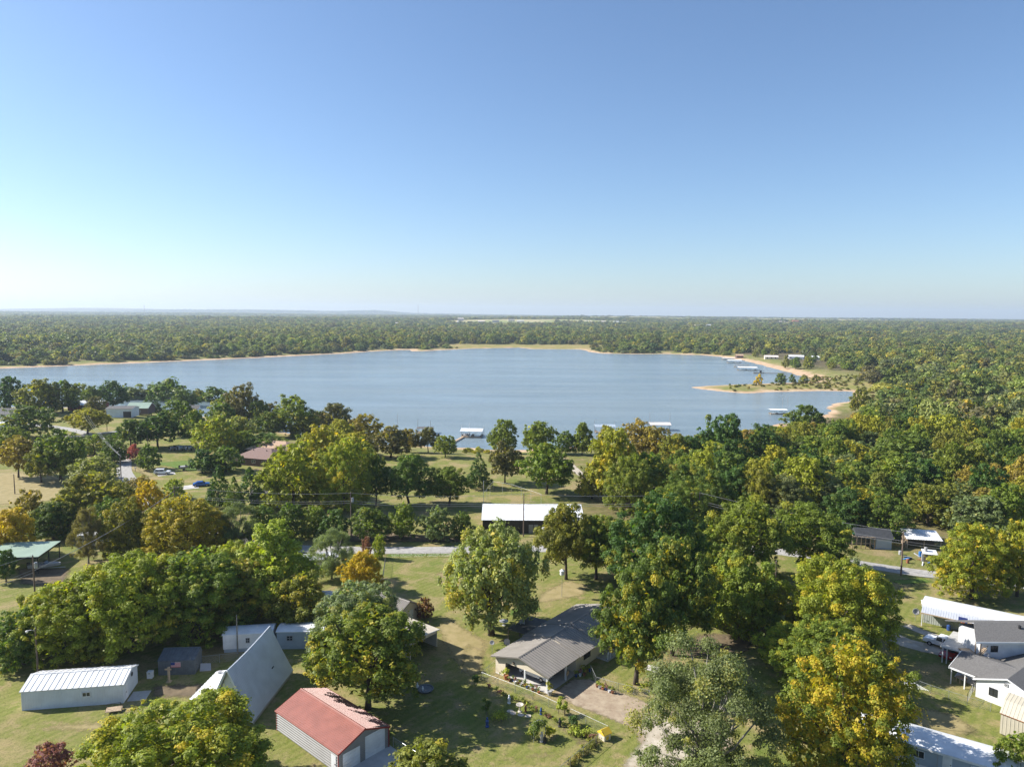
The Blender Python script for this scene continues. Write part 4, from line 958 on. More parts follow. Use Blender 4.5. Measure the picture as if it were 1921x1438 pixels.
MB().box(-.2, Lh + .2, -Wh - .05, -Wh + .12, .0, .38).build('plinth', 'concrete', r); MB().box(-.2, Lh + .2, Wh - .12, Wh + .05, .0, .38).build('plinth', 'concrete', r)
for i in range(13):
    z = .3 + i * .42; hw = (Wh - .3) * (1 - (z + .42) / (Hh - .1))
    if hw > .15: MB().hexa([(.03, -hw, z), (.1, -hw, z), (.1, hw, z), (.03, hw, z), (.075, -hw, z + .41), (.1, -hw, z + .41), (.1, hw, z + .41), (.075, hw, z + .41)]).build('siding_board', 'white', r)
window(r, (.03, -.35, 3.6), '-x', 1.1, .7, 'white', 1)
doorx(r, .03, .4, 1.3, 2.3, 'white', -1, z0=.3)
MB().tube((8.2, -1.9, 2.6), (8.2, -2.2, 3.0), .07).build('vent_pipe', 'black', r)
rr = MB().ribbed((7.6, 5.4, 2.25), (-7.2, 0, 0), (0, -4.0, .75), .75, .05).build('porch_roof', 'whiteroof', r)
MB().box(.5, 7.5, 5.2, 5.3, 0, 2.2).build('porch_wall', 'white', r); MB().box(.5, .6, 1.8, 5.2, 0, 2.3).build('porch_wall', 'white', r); MB().box(7.4, 7.5, 1.8, 5.2, 0, 2.3).build('porch_wall', 'white', r)
MB().lathe([(.22, 2.35), (.22, 2.62), (.3, 2.62), (.3, 2.7), (.02, 2.76)], 10, (6.8, 4.6)).build('roof_vent', 'greyplastic', r)
# ---- trailers behind the A-frame
def trailer(label, loc, rot, L, W, he, wall, roof='white', skirt='bluegrey', wins=((.5, .6),), arch=.25):
    r = thing('mobile_home', label, 'mobile home', loc, rot)
    MB().box(0, L, 0, W, .55, he).build('wall', wall, r); MB().box(.1, L - .1, .1, W - .1, 0, .55).build('skirting', skirt, r)
    prof = [(-.12, he - .06)] + [(-.12 + (W + .24) * t, he + .02 + arch * math.sin(math.pi * t)) for t in (0, .12, .25, .4, .5, .6, .75, .88, 1)] + [(W + .12, he - .06)]
    MB().extrude_x(prof[::-1], -.12, L + .12).build('roof', roof, r)
    for t, ww in wins: window(r, (L * t, -.02, 1.75), '-y', ww, .8, 'greyplastic', 1, 1)
    return r
r = trailer('small white trailer home behind the A-frame house', (-42.3, 100.6), 9, 7.0, 3.0, 2.75, 'white', arch=.4)
door(r, 5.2, 6.0, 0, 2.5, 'white', z0=.6)
r = trailer('blue grey trailer home partly hidden by trees behind the A-frame', (-34.8, 101.9), 2, 8.0, 3.0, 2.75, 'bluegrey', wins=((.24, .95), (.75, .9)))
ribwall(r, (0, -.004, .56), (8, 0, 0), (0, 0, 2.1), 'bluegrey', .3, .02)

# ---- red roofed garage
r = thing('metal_garage', 'corrugated grey metal garage with a red ribbed roof and two white doors', 'garage', (-28.0, 81.3), -41.2)
GL, GW, GH, GR = 12.6, 6.9, 2.45, 3.75
MB().box(.05, .25, .05, GW - .05, 0, GH).build('wall', 'greysiding', r)
MB().ribbed((GL, 0, .02), (0, 0, GH - .04), (-GL, 0, 0), .3, .10, .03, True).build('side_wall', 'greysiding', r)
MB().ribbed((0, GW, .02), (0, 0, GH - .04), (GL, 0, 0), .3, .10, .03, True).build('side_wall', 'greysiding', r)
# front wall round the two openings
fx = GL
for y0, y1, z0, z1 in ((0, .55, 0, GH), (2.85, 3.55, 0, GH), (6.35, GW, 0, GH), (.55, 2.85, 2.05, GH), (3.55, 6.35, 2.72, 2.9)):
    MB().ribbed((fx, y1, z0), (0, 0, z1 - z0), (0, y0 - y1, 0), .23, -.03, .06, True).build('front_wall', 'greysiding', r)
MB().extrude_x([(.03, GH), (3.55, GH), (3.55, 2.9), (6.35, 2.9), (6.35, GH), (GW - .03, GH), (GW - .03, GH + .08), (GW / 2, GR - .06), (.03, GH + .08)], fx - .12, fx - .015).build('gable_wall', 'greysiding', r)
for y0, y1, z1 in ((.55, 2.85, 2.05), (3.55, 6.35, 2.72)):
    n_ = int(z1 / .34); hz = z1 / n_
    for i in range(n_): MB().box(fx - .10, fx - .03, y0, y1, i * hz + .012, (i + 1) * hz - .012).build('door_panel', 'white', r)
gable(r, GL, GW, GH, GR, None, 'red', .12, ribs='along', pitch=.23, depth=.03, eave=.14, fascia='redtrim', walls=False)
# rolled eaves, corner trims, side door, window
for y in (-.14, GW + .14): MB().tube((-.12, y, GH - .03), (GL + .12, y, GH - .03), .075, n=8).build('eave_roll', 'red', r)
for x, y in ((0, -.075), (GL - .1, -.075), (GL - .02, GW - .08), (0, GW)): MB().box(x, x + .12, y, y + .08, 0, GH).build('corner_trim', 'redtrim', r)
door(r, GL - 1.25, GL - .4, -.06, 2.0, 'white'); 
patch('garage_apron', [(-18.6, 73.3), (-14.0, 78.5), (-11.3, 75.9), (-15.9, 70.4)], 'slab', .02)
r = thing('cargo_trailer', 'white topped low trailer parked in front of the red roofed garage', 'trailer', (-17.6, 71.2), 50)
MB().box(-1.2, 1.2, -.75, .75, .45, .52).build('bed', 'wood', r); MB().extrude_x([(-.75, .52), (.75, .52), (.75, 1.05), (.5, 1.25), (-.5, 1.25), (-.75, 1.05)], -1.2, 1.2).build('cover', 'white', r)
MB().tube((1.2, 0, .45), (2.1, 0, .42), .05).build('drawbar', 'black', r)
for y in (-.82, .82):
    w_ = MB().tube((-.2, y - .08, .3), (-.2, y + .08, .3), .3, n=14).build('wheel', 'rubber', r); MB().tube((-.2, y - .09, .3), (-.2, y + .09, .3), .16, n=10).build('rim', 'chrome', w_)

# ---- tan outbuildings behind the dense tree
r = thing('open_workshop', 'tan roofed open fronted workshop with a star on its gable', 'workshop', (-11.0, 103.2), 142)
W5 = 5.6
for a in ((0, 9, 0, .12), (0, 9, W5 - .12, W5), (8.88, 9, .12, W5 - .12)): MB().box(*a, 0, 2.7).build('wall', 'cream', r)
MB().box(0, .12, 0, W5, 2.2, 2.75).build('door_header', 'cream', r)
MB().slab((-.3, -.3, 2.72), (9.3, -.3, 2.72), (9.3, W5 + .3, 3.15), (-.3, W5 + .3, 3.15), .1).build('roof', 'tanroof', r)
for q in ((-.34, -.31, -.3, W5 + .3),): MB().slab((-.305, -.3, 2.6), (-.305, -.3, 2.76), (-.305, W5 + .3, 3.19), (-.305, W5 + .3, 3.03), .03).build('fascia', 'white', r)
st = MB(); st.v = [(-.03, 2.6, 2.52)] + [(-.03, 2.6 + (.22 if i % 2 == 0 else .09) * math.sin(i * math.pi / 5), 2.52 + (.22 if i % 2 == 0 else .09) * math.cos(i * math.pi / 5)) for i in range(10)]
st.f = [(0, 1 + i, 1 + (i+1) % 10) for i in range(10)]; o = st.build('star', 'black', r); md = o.modifiers.new('thick', 'SOLIDIFY'); md.thickness = .03
r = thing('tan_workshop', 'cream workshop with a brown ribbed gable roof beside the red shrub', 'workshop', (-15.2, 113.2), 144)
gable(r, 7.5, 4.4, 2.5, 3.6, 'cream', 'brownmetal', .3, pitch=.35, depth=.05, fascia='brownmetal')
doorx(r, 0, 1.2, 2.1, 2.0, 'white', -1)
MB().lathe([(.1, 2.2), (.14, 2.35), (.05, 2.45)], 8, (-.12, 2.9)).build('wall_lamp', 'lamp_white', r)
r = thing('low_shed', 'low white roofed shed behind the orange tree', 'shed', (-27.5, 117.5), 150)
gable(r, 4.5, 3.2, 1.9, 2.4, 'redwall', 'whiteroof', .2, pitch=.5)

# ---- main house with carport
r = thing('brown_roof_house', 'cream house with a brown ribbed metal roof and an open carport', 'house', (1.35, 93.05), 51.9)
yl, yrr, ym = 4.25, -4.75, -.2
# carport walls
MB().box(0, .15, 2.5, yl, 0, 2.5).build('front_wall', 'cream', r)
MB().extrude_x([(-4.45, 1.95), (2.5, 1.95), (2.5, 2.52), (yl, 2.5), (ym, 3.62), (yrr, 2.45)], .0, .13).build('gable_wall', 'cream', r)
MB().box(.15, 7.0, yl - .14, yl, 0, 2.5).build('side_wall', 'cream', r)
MB().box(.15, 7.0, yrr + .05, yrr + .2, 2.1, 2.48).build('side_beam', 'cream', r)
for x, y in ((.03, -.9), (.03, -4.6), (4.4, -4.62)): MB().box(x - .09, x + .13, y - .11, y + .11, 0, 2.15 if y < -4 else 1.97).build('post', 'white', r)
patch_pts = [(0, yl), (7, yl), (7, yrr), (0, yrr)]
# house walls behind
MB().extrude_x([(-4.6, 0), (4.3, 0), (4.3, 2.55), (ym, 3.75), (-4.6, 2.55)], 7.0, 21.5).build('house_wall', 'cream', r)
def slopes(x0, x1, el, er, ze, zr, nm='roof_slope'):
    A = Vector((x0, er, ze)); B = Vector((x1, er, ze)); C = Vector((x1, ym, zr)); D = Vector((x0, ym, zr)); E = Vector((x1, el, ze)); F_ = Vector((x0, el, ze))
    MB().ribbed(A, B - A, D - A, .5, .06, .06).build(nm, 'brownmetal', r); MB().ribbed(E, F_ - E, C - E, .5, .06, .06).build(nm, 'brownmetal', r)
    MB().extrude_x([(ym - .17, zr + .015), (ym + .17, zr + .015), (ym, zr + .085)], x0 - .01, x1 + .01).build('ridge_cap', 'brownmetal', r)
    for x in (x0 - .03, x1 + .005): MB().extrude_x([(er, ze - .17), (ym, zr - .17), (el, ze - .17), (el, ze), (ym, zr), (er, ze)], x, x + .025).build('fascia', 'brownmetal', r)
slopes(-.5, 7.1, 4.75, -5.2, 2.45, 3.72); slopes(7.14, 12.2, 5.0, -5.35, 2.50, 3.88); slopes(12.24, 22.0, 5.0, -5.5, 2.55, 4.02)
for x, z in ((9.4, 1.5), (10.35, 1.5)): window(r, (x, -4.63, z), '-y', .8, .95, 'black', 0, 1)
MB().extrude_x([(-6.6, 0), (-4.62, 0), (-4.62, .25), (-6.6, .25)], 12.5, 15.5).build('front_step', 'concrete', r)
for x in (12.6, 13.4, 14.2): MB().box(x, x + .1, -6.5, -6.4, .25, 1.15).build('porch_baluster', 'white', r)
MB().box(12.6, 14.3, -6.51, -6.39, 1.15, 1.25).build('porch_rail', 'white', r)
for t in (0, ):
    MB().lathe([(.16, 2.2), (.2, 2.35), (.16, 2.5)], 8, (-.06, 1.0)).build('gable_ornament', 'wood', r)
patio = MB().slab((7.9, 8.6, 2.3), (7.9, 4.6, 2.5), (13.9, 4.6, 2.5), (13.9, 8.6, 2.3), .1).build('patio_roof', 'darkroof', r)
for x, y in ((8.1, 8.4), (11, 8.4), (13.7, 8.4)): MB().box(x - .06, x + .06, y - .06, y + .06, 0, 2.22).build('patio_post', 'wood', r)
def dish(label, loc, z, yaw, rad=.42, mast=.8, grp=None):
    r = thing('satellite_dish', label, 'satellite dish', (*loc, z), yaw, grp)
    mb = MB(); ns = 14; rings = 4
    for j in range(rings + 1):
        q = rad * j / rings
        for i in range(ns): a = 2*math.pi*i/ns; mb.v.append((q*math.cos(a), .25 * (q/rad)**2 * rad * 1.2, q*math.sin(a)))
    for j in range(rings):
        for i in range(ns): mb.f.append((j*ns+i, j*ns+(i+1)%ns, (j+1)*ns+(i+1)%ns, (j+1)*ns+i))
    mb.v = [(x, y - .1, z_ + mast) for x, y, z_ in ((a, b*.9 + c*-.3, c*.9 + b*.3) for a, b, c in mb.v)]
    o = mb.build('reflector', 'greyplastic', r, smooth=True); md = o.modifiers.new('t', 'SOLIDIFY'); md.thickness = .02
    MB().tube((0, -.16, 0), (0, -.12, mast), .035).build('mast', 'galv', r); MB().tube((0, -.1, mast - rad * .8), (0, .5, mast), .018, n=6).build('feed_arm', 'galv', r)
    MB().box(-.05, .05, .46, .58, mast - .05, mast + .07).build('feed_horn', 'greyplastic', r)
    return r
dish('round satellite dish on the brown house patio corner', (1.84, 106.29), 1.5, 150, .55, 1.0)
dish('satellite dish on the ground beside the carport roof', (-0.45, 102.36), 0, 160, .5, 1.2)
dish('small satellite dish at the far left eave of the carport', (-2.62, 99.99), 0, 170, .35, 2.2)

# ---- barn
r = thing('dark_barn', 'long dark walled barn with a bright white ribbed roof', 'barn', (-6.5, 159.5), .6)
gable(r, 23.2, 13.5, 3.1, 4.6, 'blackwall', 'whiteroof', .25, rp=.6, pitch=.9, depth=.018, eave=.2)
ribwall(r, (0, -.004, .02), (23.2, 0, 0), (0, 0, 3.0), 'blackwall', .5, .03)
for i in range(2): o = MB().box(10.6 + i * 1.15, 11.6 + i * 1.15, -.12, -.04, .05, 2.05).build('door', 'greysiding', r); MB().box(10.7 + i * 1.15, 10.8 + i*1.15, -.18, -.12, 1, 1.1).build('handle', 'black', o)
o = thing('water_tank', 'white plastic tank standing at the front of the dark barn', 'tank', (7.6, 158.9)); MB().lathe([(.5, 0), (.5, 1.5), (.35, 1.7), (.12, 1.75)], 14).build('tank_body', 'white', o); MB().lathe([(.12, 1.75), (.12, 1.86), (.02, 1.87)], 10).build('cap', 'black', o)

# ---- right side: grey mobile home with white roof
r = thing('long_mobile_home', 'long grey sided mobile home with a white roof and steel awning', 'mobile home', (68.2, 113.2), -36)
LL = 24.0
MB().box(0, LL, 0, 4.3, .6, 3.0).build('wall', 'greypaint', r); ribwall(r, (0, -.004, .02), (LL, 0, 0), (0, 0, 2.95), 'greypaint', .32, .03)
prof = [(-.2, 2.92)] + [(-.2 + 4.7 * t, 3.02 + .35 * math.sin(math.pi * t)) for t in (0, .12, .25, .4, .5, .6, .75, .88, 1)] + [(4.5, 2.92)]
MB().extrude_x(prof[::-1], -.3, LL).build('roof', 'whiteroof', r)
MB().box(-.31, LL + .01, -.26, -.205, 2.75, 3.05).build('gutter', 'white', r)
MB().ribbed((-.2, -1.7, 2.25), (10.6, 0, 0), (0, 1.45, .6), .35, .03).build('awning', 'awning', r)
MB().box(-.2, 10.4, -1.76, -1.705, 2.1, 2.26).build('awning_beam', 'palewood', r)
MB().box(-.1, .02, -1.7, -1.58, 0, 2.1).build('awning_post', 'white', r); MB().box(10.2, 10.32, -1.7, -1.58, 0, 2.1).build('awning_post', 'rust', r)
o = MB().box(13.2, 14.0, -.65, -.02, 1.55, 2.15).build('air_conditioner', 'white', r); MB().box(13.25, 13.95, -.67, -.652, 1.6, 2.1).build('grille', 'black', o)
for x in (12.6, ): door(r, 12.0, 12.9, 0, 2.5, 'greypaint', z0=.6)
MB().ribbed((14.5, -4.2, 2.5), (5, 0, 0), (0, 3.9, .5), .5, .05).build('lean_to_roof', 'whiteroof', r); MB().box(14.6, 14.72, -4.1, -3.98, 0, 2.5).build('lean_to_post', 'white', r); MB().box(19.2, 19.32, -4.1, -3.98, 0, 2.5).build('lean_to_post', 'white', r)
dish('white satellite dish at the left end of the grey mobile home', (67.2, 113.6), 0, 170, .55, 1.6)
# basketball hoop
r = thing('basketball_hoop', 'free standing basketball hoop in front of the grey mobile home', 'basketball hoop', (70.7, 107.0), -36)
MB().tube((0, 0, 0), (0, 0, 3.1), .06).build('pole', 'black', r); MB().box(-.62, .62, -.25, -.2, 2.85, 3.65).build('backboard', 'flagblue', r)
MB().path([(.23 * math.cos(a * .524), -.5 + .23 * math.sin(a * .524), 2.95) for a in range(13)], [.02] * 13, 5).build('rim', 'orange', r)
MB().tube((0, 0, 2.9), (0, -.22, 3.2), .04).build('arm', 'black', r); MB().box(-.4, .4, -.25, .5, 0, .25).build('base', 'black', r)
# ---- carport and white house
r = thing('flat_carport', 'flat pale roofed carport attached to the white two storey house', 'carport', (62.8, 99.6), 44.5)
MB().slab((0, 0, 2.5), (0, -6.4, 2.55), (6.6, -6.4, 2.7), (6.6, 0, 2.62), .14).build('roof', 'concrete', r)
MB().box(-.04, -.004, -6.4, .0, 2.33, 2.53).build('fascia', 'white', r)
for x, y in ((.15, -.2), (.15, -.75), (6.3, -.2), (.15, -5.0)): MB().box(x, x + .14, y - .14, y, 0, 2.36).build('post', 'white', r)
OX, OY, HA = 61.5, 90.3, R(-54)
r = thing('white_house', 'white two storey house with dark grey shingle roofs', 'house', (OX, OY), -54)
def w2l(x, y): dx, dy = x - OX, y - OY; return (dx * math.cos(HA) + dy * math.sin(HA), -dx * math.sin(HA) + dy * math.cos(HA))
def wpt(x, y, z): return (*w2l(x, y), z)
def wbox(x0, x1, y0, y1, z0, z1): return MB().hexa([wpt(x0, y0, z0), wpt(x1, y0, z0), wpt(x1, y1, z0), wpt(x0, y1, z0), wpt(x0, y0, z1), wpt(x1, y0, z1), wpt(x1, y1, z1), wpt(x0, y1, z1)])
# main wing: gable end towards the camera left, ridge running away to the right
MB().extrude_y([(.35, 0), (7.5, 0), (7.5, 2.5), (3.9, 3.95), (.35, 2.5)], .3, 14).build('wall', 'white', r)
MB().slab((0, 0, 2.45), (3.9, 0, 4.05), (3.9, 14.3, 4.05), (0, 14.3, 2.45), .1).build('roof_slope', 'greyroof', r)
MB().slab((3.9, 0, 4.05), (7.8, 0, 2.45), (7.8, 14.3, 2.45), (3.9, 14.3, 4.05), .1).build('roof_slope', 'greyroof', r)
MB().extrude_y([(0, 2.28), (3.9, 3.88), (7.8, 2.28), (7.8, 2.47), (3.9, 4.07), (0, 2.47)], -.05, -.005).build('fascia', 'white', r)
window(r, (2.35, .27, 1.5), '-y', .95, 1.05, 'black', 1, 2); window(r, (3.75, .27, 3.1), '-y', .45, .4, 'greyplastic', 0, 2); window(r, (5.4, .27, 1.5), '-y', .8, 1.0, 'black', 0, 2)
# porch wing reaching left
MB().slab((-3.3, .9, 2.42), (.6, .9, 2.60), (3.6, 4.8, 3.85), (-3.3, 4.8, 3.6), .1).build('porch_roof', 'greyroof', r)
MB().slab((-3.3, 4.8, 3.6), (3.6, 4.8, 3.85), (1.0, 8.6, 2.6), (-3.3, 8.6, 2.4), .1).build('porch_roof', 'greyroof', r)
MB().box(-3.32, .3, .84, .895, 2.22, 2.45).build('porch_fascia', 'white', r); MB().extrude_x([(.9, 2.25), (4.8, 3.42), (8.6, 2.22), (8.6, 2.42), (4.8, 3.62), (.9, 2.44)], -3.36, -3.305).build('porch_fascia', 'white', r)
for x in (-3.1, -1.4): MB().box(x, x + .12, 1.1, 1.22, 0, 2.35).build('porch_post', 'white', r)
MB().box(-3.0, .3, 4.6, 4.7, 0, 2.6).build('porch_wall', 'white', r)
# upper storey, squared to the street behind
wbox(66.2, 76, 96.0, 101, 0, 5.25).build('upper_wall', 'white', r)
MB().slab(wpt(64.7, 94.9, 5.35), wpt(76.5, 94.9, 5.35), wpt(76.5, 98.4, 6.65), wpt(66.6, 98.4, 6.65), .14).build('upper_roof', 'greyroof', r)
MB().slab(wpt(66.6, 98.4, 6.65), wpt(76.5, 98.4, 6.65), wpt(76.5, 102, 5.35), wpt(64.7, 102, 5.35), .14).build('upper_roof', 'greyroof', r)
wbox(64.7, 76.5, 94.84, 94.895, 5.08, 5.34).build('upper_fascia', 'white', r)
for x in (64.9, 65.6): wbox(x, x + .12, 95.2, 95.32, 2.4, 5.2).build('balcony_post', 'wood', r)
wbox(64.7, 66.2, 95.0, 98.5, 2.55, 2.7).build('balcony_floor', 'palewood', r)
for k in range(7): wbox(65.5 + .16 * k, 65.72 + .16 * k, 95.3, 96.0, 2.75 + .2 * k, 2.82 + .2 * k).build('stair_tread', 'palewood', r)
MB().hexa([wpt(65.4, 95.25, 2.9), wpt(66.7, 95.25, 4.5), wpt(66.7, 95.3, 4.5), wpt(65.4, 95.3, 2.9), wpt(65.4, 95.25, 3.05), wpt(66.7, 95.25, 4.65), wpt(66.7, 95.3, 4.65), wpt(65.4, 95.3, 3.05)]).build('stair_rail', 'palewood', r)
f_ = MB()
for a_ in ((67.6, 68.6, 3.35, 3.42), (67.6, 68.6, 4.18, 4.25), (67.6, 67.67, 3.35, 4.25), (68.53, 68.6, 3.35, 4.25), (68.07, 68.13, 3.35, 4.25), (67.6, 68.6, 3.77, 3.82)): q_ = wbox(a_[0], a_[1], 95.93, 95.995, a_[2], a_[3]); n0 = len(f_.v); f_.v += q_.v; f_.f += [tuple(i + n0 for i in g) for g in q_.f]
o = f_.build('upper_window', 'black', r); wbox(67.62, 68.58, 95.965, 95.998, 3.37, 4.23).build('pane', 'glass', o)
xl, yl_ = w2l(72.4, 97.3); MB().lathe([(.18, 6.2), (.18, 6.6), (.25, 6.6), (.02, 6.75)], 10, (xl, yl_)).build('roof_vent', 'black', r)
dish('grey satellite dish on the lower roof of the white house', (66.59, 95.12), 2.6, 165, .45, .6)
# ---- beige shed at the right edge
r = thing('beige_shed', 'tall beige steel shed at the right edge of the picture', 'shed', (59.3, 81.6), -52)
SH, SW = 2.75, 5
MB().box(0, 6, 0, SW, .15, SH).build('wall', 'beige', r); ribwall(r, (0, -.004, .15), (6, 0, 0), (0, 0, SH - .2), 'beige', .4, .03)
ribwall(r, (0, SW, .15), (0, -SW, 0), (0, 0, SH - .2), 'beige', .4, .03)
MB().box(-.1, 6.1, -.12, -.06, SH - .12, SH - .02).build('eave_trim', 'rust', r)
MB().ribbed((-.12, -.12, SH - .02), (6.24, 0, 0), (0, 1.3, 1.25), .4, .03).build('roof_slope', 'beige', r)
MB().ribbed((-.12, 1.18, SH + 1.23), (6.24, 0, 0), (0, 1.4, .45), .4, .03).build('roof_slope', 'beige', r)
MB().ribbed((6.12, SW + .12, SH - .02), (-6.24, 0, 0), (0, -2.5, 1.68), .4, .03).build('roof_slope', 'beige', r)
MB().extrude_x([(0, SH), (SW, SH), (2.55, SH + 1.6), (1.2, SH + 1.2)], .02, 5.98).build('gable_wall', 'beige', r)
# ---- white mobile home at the bottom right
r = thing('white_mobile_home', 'white mobile home with a bright curved roof at the bottom right', 'mobile home', (40.59, 78.23), -33)
LL = 19.0
MB().box(0, LL, 0, 4.4, .5, 2.6).build('wall', 'bluegrey', r); MB().box(.1, LL - .1, .1, 4.3, 0, .5).build('skirting', 'white', r)
prof = [(-.15, 2.5)] + [(-.15 + 4.7 * t, 2.62 + .55 * math.sin(math.pi * t)) for t in (0, .1, .2, .35, .5, .65, .8, .9, 1)] + [(4.55, 2.5)]
MB().extrude_x(prof[::-1], -.2, LL + .2).build('roof', 'whiteroof', r)
MB().box(-.22, LL + .22, -.21, -.155, 2.4, 2.66).build('gutter', 'white', r)
for x in (2.5, 6, 11.5): window(r, (x, -.02, 1.7), '-y', 1.2, .9, 'white', 1)
door(r, 8.3, 9.2, 0, 2.4, 'white', z0=.5)
for x in (4.2, 7.8): MB().box(x, x + .08, -.05, -.004, .5, 2.4).build('seam_batten', 'greyplastic', r)
# TV antenna
r = thing('tv_antenna', 'tall rooftop style television antenna on a mast beside the white mobile home', 'antenna', (49.07, 83.27), 20)
MB().tube((0, 0, 0), (0, 0, 5.6), .035).build('mast', 'galv', r); MB().tube((-1.5, 0, 5.5), (1.6, 0, 4.9), .022, n=6).build('boom', 'galv', r)
for i in range(11):
    t = i / 10; x = -1.45 + 3.0 * t; z = 5.5 - .6 * t; hl = .35 + 1.0 * t
    MB().tube((x, -hl, z), (x, hl, z), .017, n=5).build('element', 'galv', r)

# ---- ruined shack and scrap shed by the road
r = thing('timber_shack', 'half built timber shack with green edged roof and a dark roofed back', 'shack', (74.3, 150.8), -8)
for i in range(6): MB().box(i * .92, i * .92 + .12, 0, .12, 0, 2.5).build('stud', 'palewood', r)
MB().box(0, 4.72, 0, .12, 2.5, 2.66).build('top_plate', 'palewood', r); MB().box(.12, 4.6, .02, .1, 1.15, 1.27).build('rail', 'palewood', r)
for i in range(5): MB().box(.4 + i * .92, .5 + i * .92, .12, 2.6, 2.5, 2.62).build('rafter', 'palewood', r)
MB().box(0, 4.72, 2.6, 2.72, 0, 2.7).build('back_wall', 'darkmetal', r)
MB().slab((-.2, 1.6, 2.75), (5.9, 1.6, 2.75), (5.9, 3.2, 3.0), (-.2, 3.2, 3.0), .06).build('green_roof', mat('green_sheet', (.03, .16, .08), .5), r)
MB().box(5.0, 8.2, .3, 4.6, 0, 2.3).build('rear_wall', 'bluegrey', r)
MB().extrude_x([(.0, 2.3), (5, 2.3), (2.5, 4.0)], 1.0, 8.6).build('rear_roof', 'darkroof', r)
r = thing('scrap_shed', 'open sided shed with a pale steel roof among the scrap', 'shed', (86.3, 150.8), -12)
MB().ribbed((-.3, -.4, 2.3), (7.2, 0, 0), (0, 4.6, 1.0), .5, .05).build('roof', 'whiteroof', r)
for x, y in ((0, 0), (3.3, 0), (6.6, 0)): MB().box(x, x + .12, y, y + .12, 0, 2.3).build('post', 'palewood', r)
MB().box(0, 6.6, 3.6, 3.7, 0, 2.9).build('back_wall', 'wood', r); MB().box(-.1, 0, .4, 3.6, 0, 2.4).build('side_wall', 'palewood', r)
r = thing('well_house', 'tiny white roofed hut at the roadside scrap pile', 'hut', (85.2, 142.6), -20)
MB().box(0, 2.2, 0, 1.8, 0, 1.7).build('wall', 'wood', r); MB().slab((-.2, -.2, 1.72), (2.5, -.2, 1.72), (2.5, 2.0, 2.1), (-.2, 2.0, 2.1), .1).build('roof', 'white', r); MB().box(-.35, -.02, 0, .5, 0, 1.6).build('side_post', 'greyplastic', r)
o = MB().lathe([(.28, 0), (.3, .1), (.3, .8), (.26, .9)], 12); r = thing('steel_drum', 'grey drum on top of the tiny white roofed hut', 'drum', (86.0, 143.4, 1.92)); o.build('drum_body', 'greyplastic', r); MB().lathe([(.31, .42), (.31, .48)], 12).build('hoop', 'galv', r)
scrap_rng = random.Random(3)
SC = [('scrap_sheet', 'bent sheet of scrap metal', 'scrap'), ('scrap_board', 'weathered scrap board', 'scrap'), ('scrap_barrel', 'discarded barrel', 'barrel')]
wh = ['beside the scrap shed', 'in front of the tiny hut', 'left of the tiny hut', 'near the road verge', 'behind the tiny hut']
for i in range(14):
    x, y = 80.5 + scrap_rng.uniform(0, 9), 140.8 + scrap_rng.uniform(0, 6); n_, l_, c_ = SC[i % 3]
    mm_ = scrap_rng.choice(['white', 'rust', 'bluetarp', 'greyplastic', 'palewood', 'stone']); mb = MB()
    if i % 3 == 0:
        a = scrap_rng.uniform(.4, 1.0); mb.ribbed((-a, -.4, .05), (2 * a, 0, 0), (0, .9, scrap_rng.uniform(.1, .6)), .2, .04)
    elif i % 3 == 1:
        mb.hexa([(-1, -.1, .02), (1, -.1, .1), (1, .1, .1), (-1, .1, .02), (-1, -.1, .1), (1, -.1, .3), (1, .1, .3), (-1, .1, .1)])
    else: mb.lathe([(.27, 0), (.3, .05), (.3, .42), (.31, .45), (.3, .48), (.3, .82), (.27, .86)], 12)
    o = mb.build(n_, mm_, None, (x, y, 0), scrap_rng.uniform(0, 360)); tag(o, l_ + ' in the roadside scrap heap by the tiny hut', c_, 'scrap heap by the road')

# ---- left: green roofed carport
r = thing('green_carport', 'open carport with a pale green metal roof at the left edge', 'carport', (-90.0, 131.6), 100)
MB().ribbed((0, 0, 3.45), (9.6, 0, 0), (0, 10.5, .2), .6, .04).build('roof', 'green', r)
for x in (.2, 4.7, 9.3):
    for y in (.2, 9.8): MB().box(x, x + .14, y, y + .14, 0, 3.4).build('post', 'black', r)
MB().box(0, 9.6, .02, .14, 3.1, 3.4).build('beam', 'black', r); MB().box(0, .12, .14, 10, 3.12, 3.4).build('beam', 'black', r)
r = thing('camper', 'boxy white camper trailer behind the green carport', 'camper', (-91.8, 146.4), 10)
MB().extrude_x([(0, .5), (2.3, .5), (2.3, 2.6), (2.1, 2.8), (.2, 2.8), (0, 2.6)], 0, 5.6).build('body', 'greyplastic', r); MB().box(.05, 5.5, .05, 2.25, 2.79, 2.86).build('roof', 'white', r)
window(r, (1.6, -.01, 1.8), '-y', .8, .6, 'white', 0); door(r, 3.6, 4.3, 0, 2.3, 'white', z0=.6)
for y in (.1, 2.1):
    w_ = MB().tube((2.8, y, .33), (2.8, y + .18, .33), .33, n=14).build('wheel', 'rubber', r); MB().tube((2.8, y - .01, .33), (2.8, y + .19, .33), .17, n=10).build('rim', 'chrome', w_)

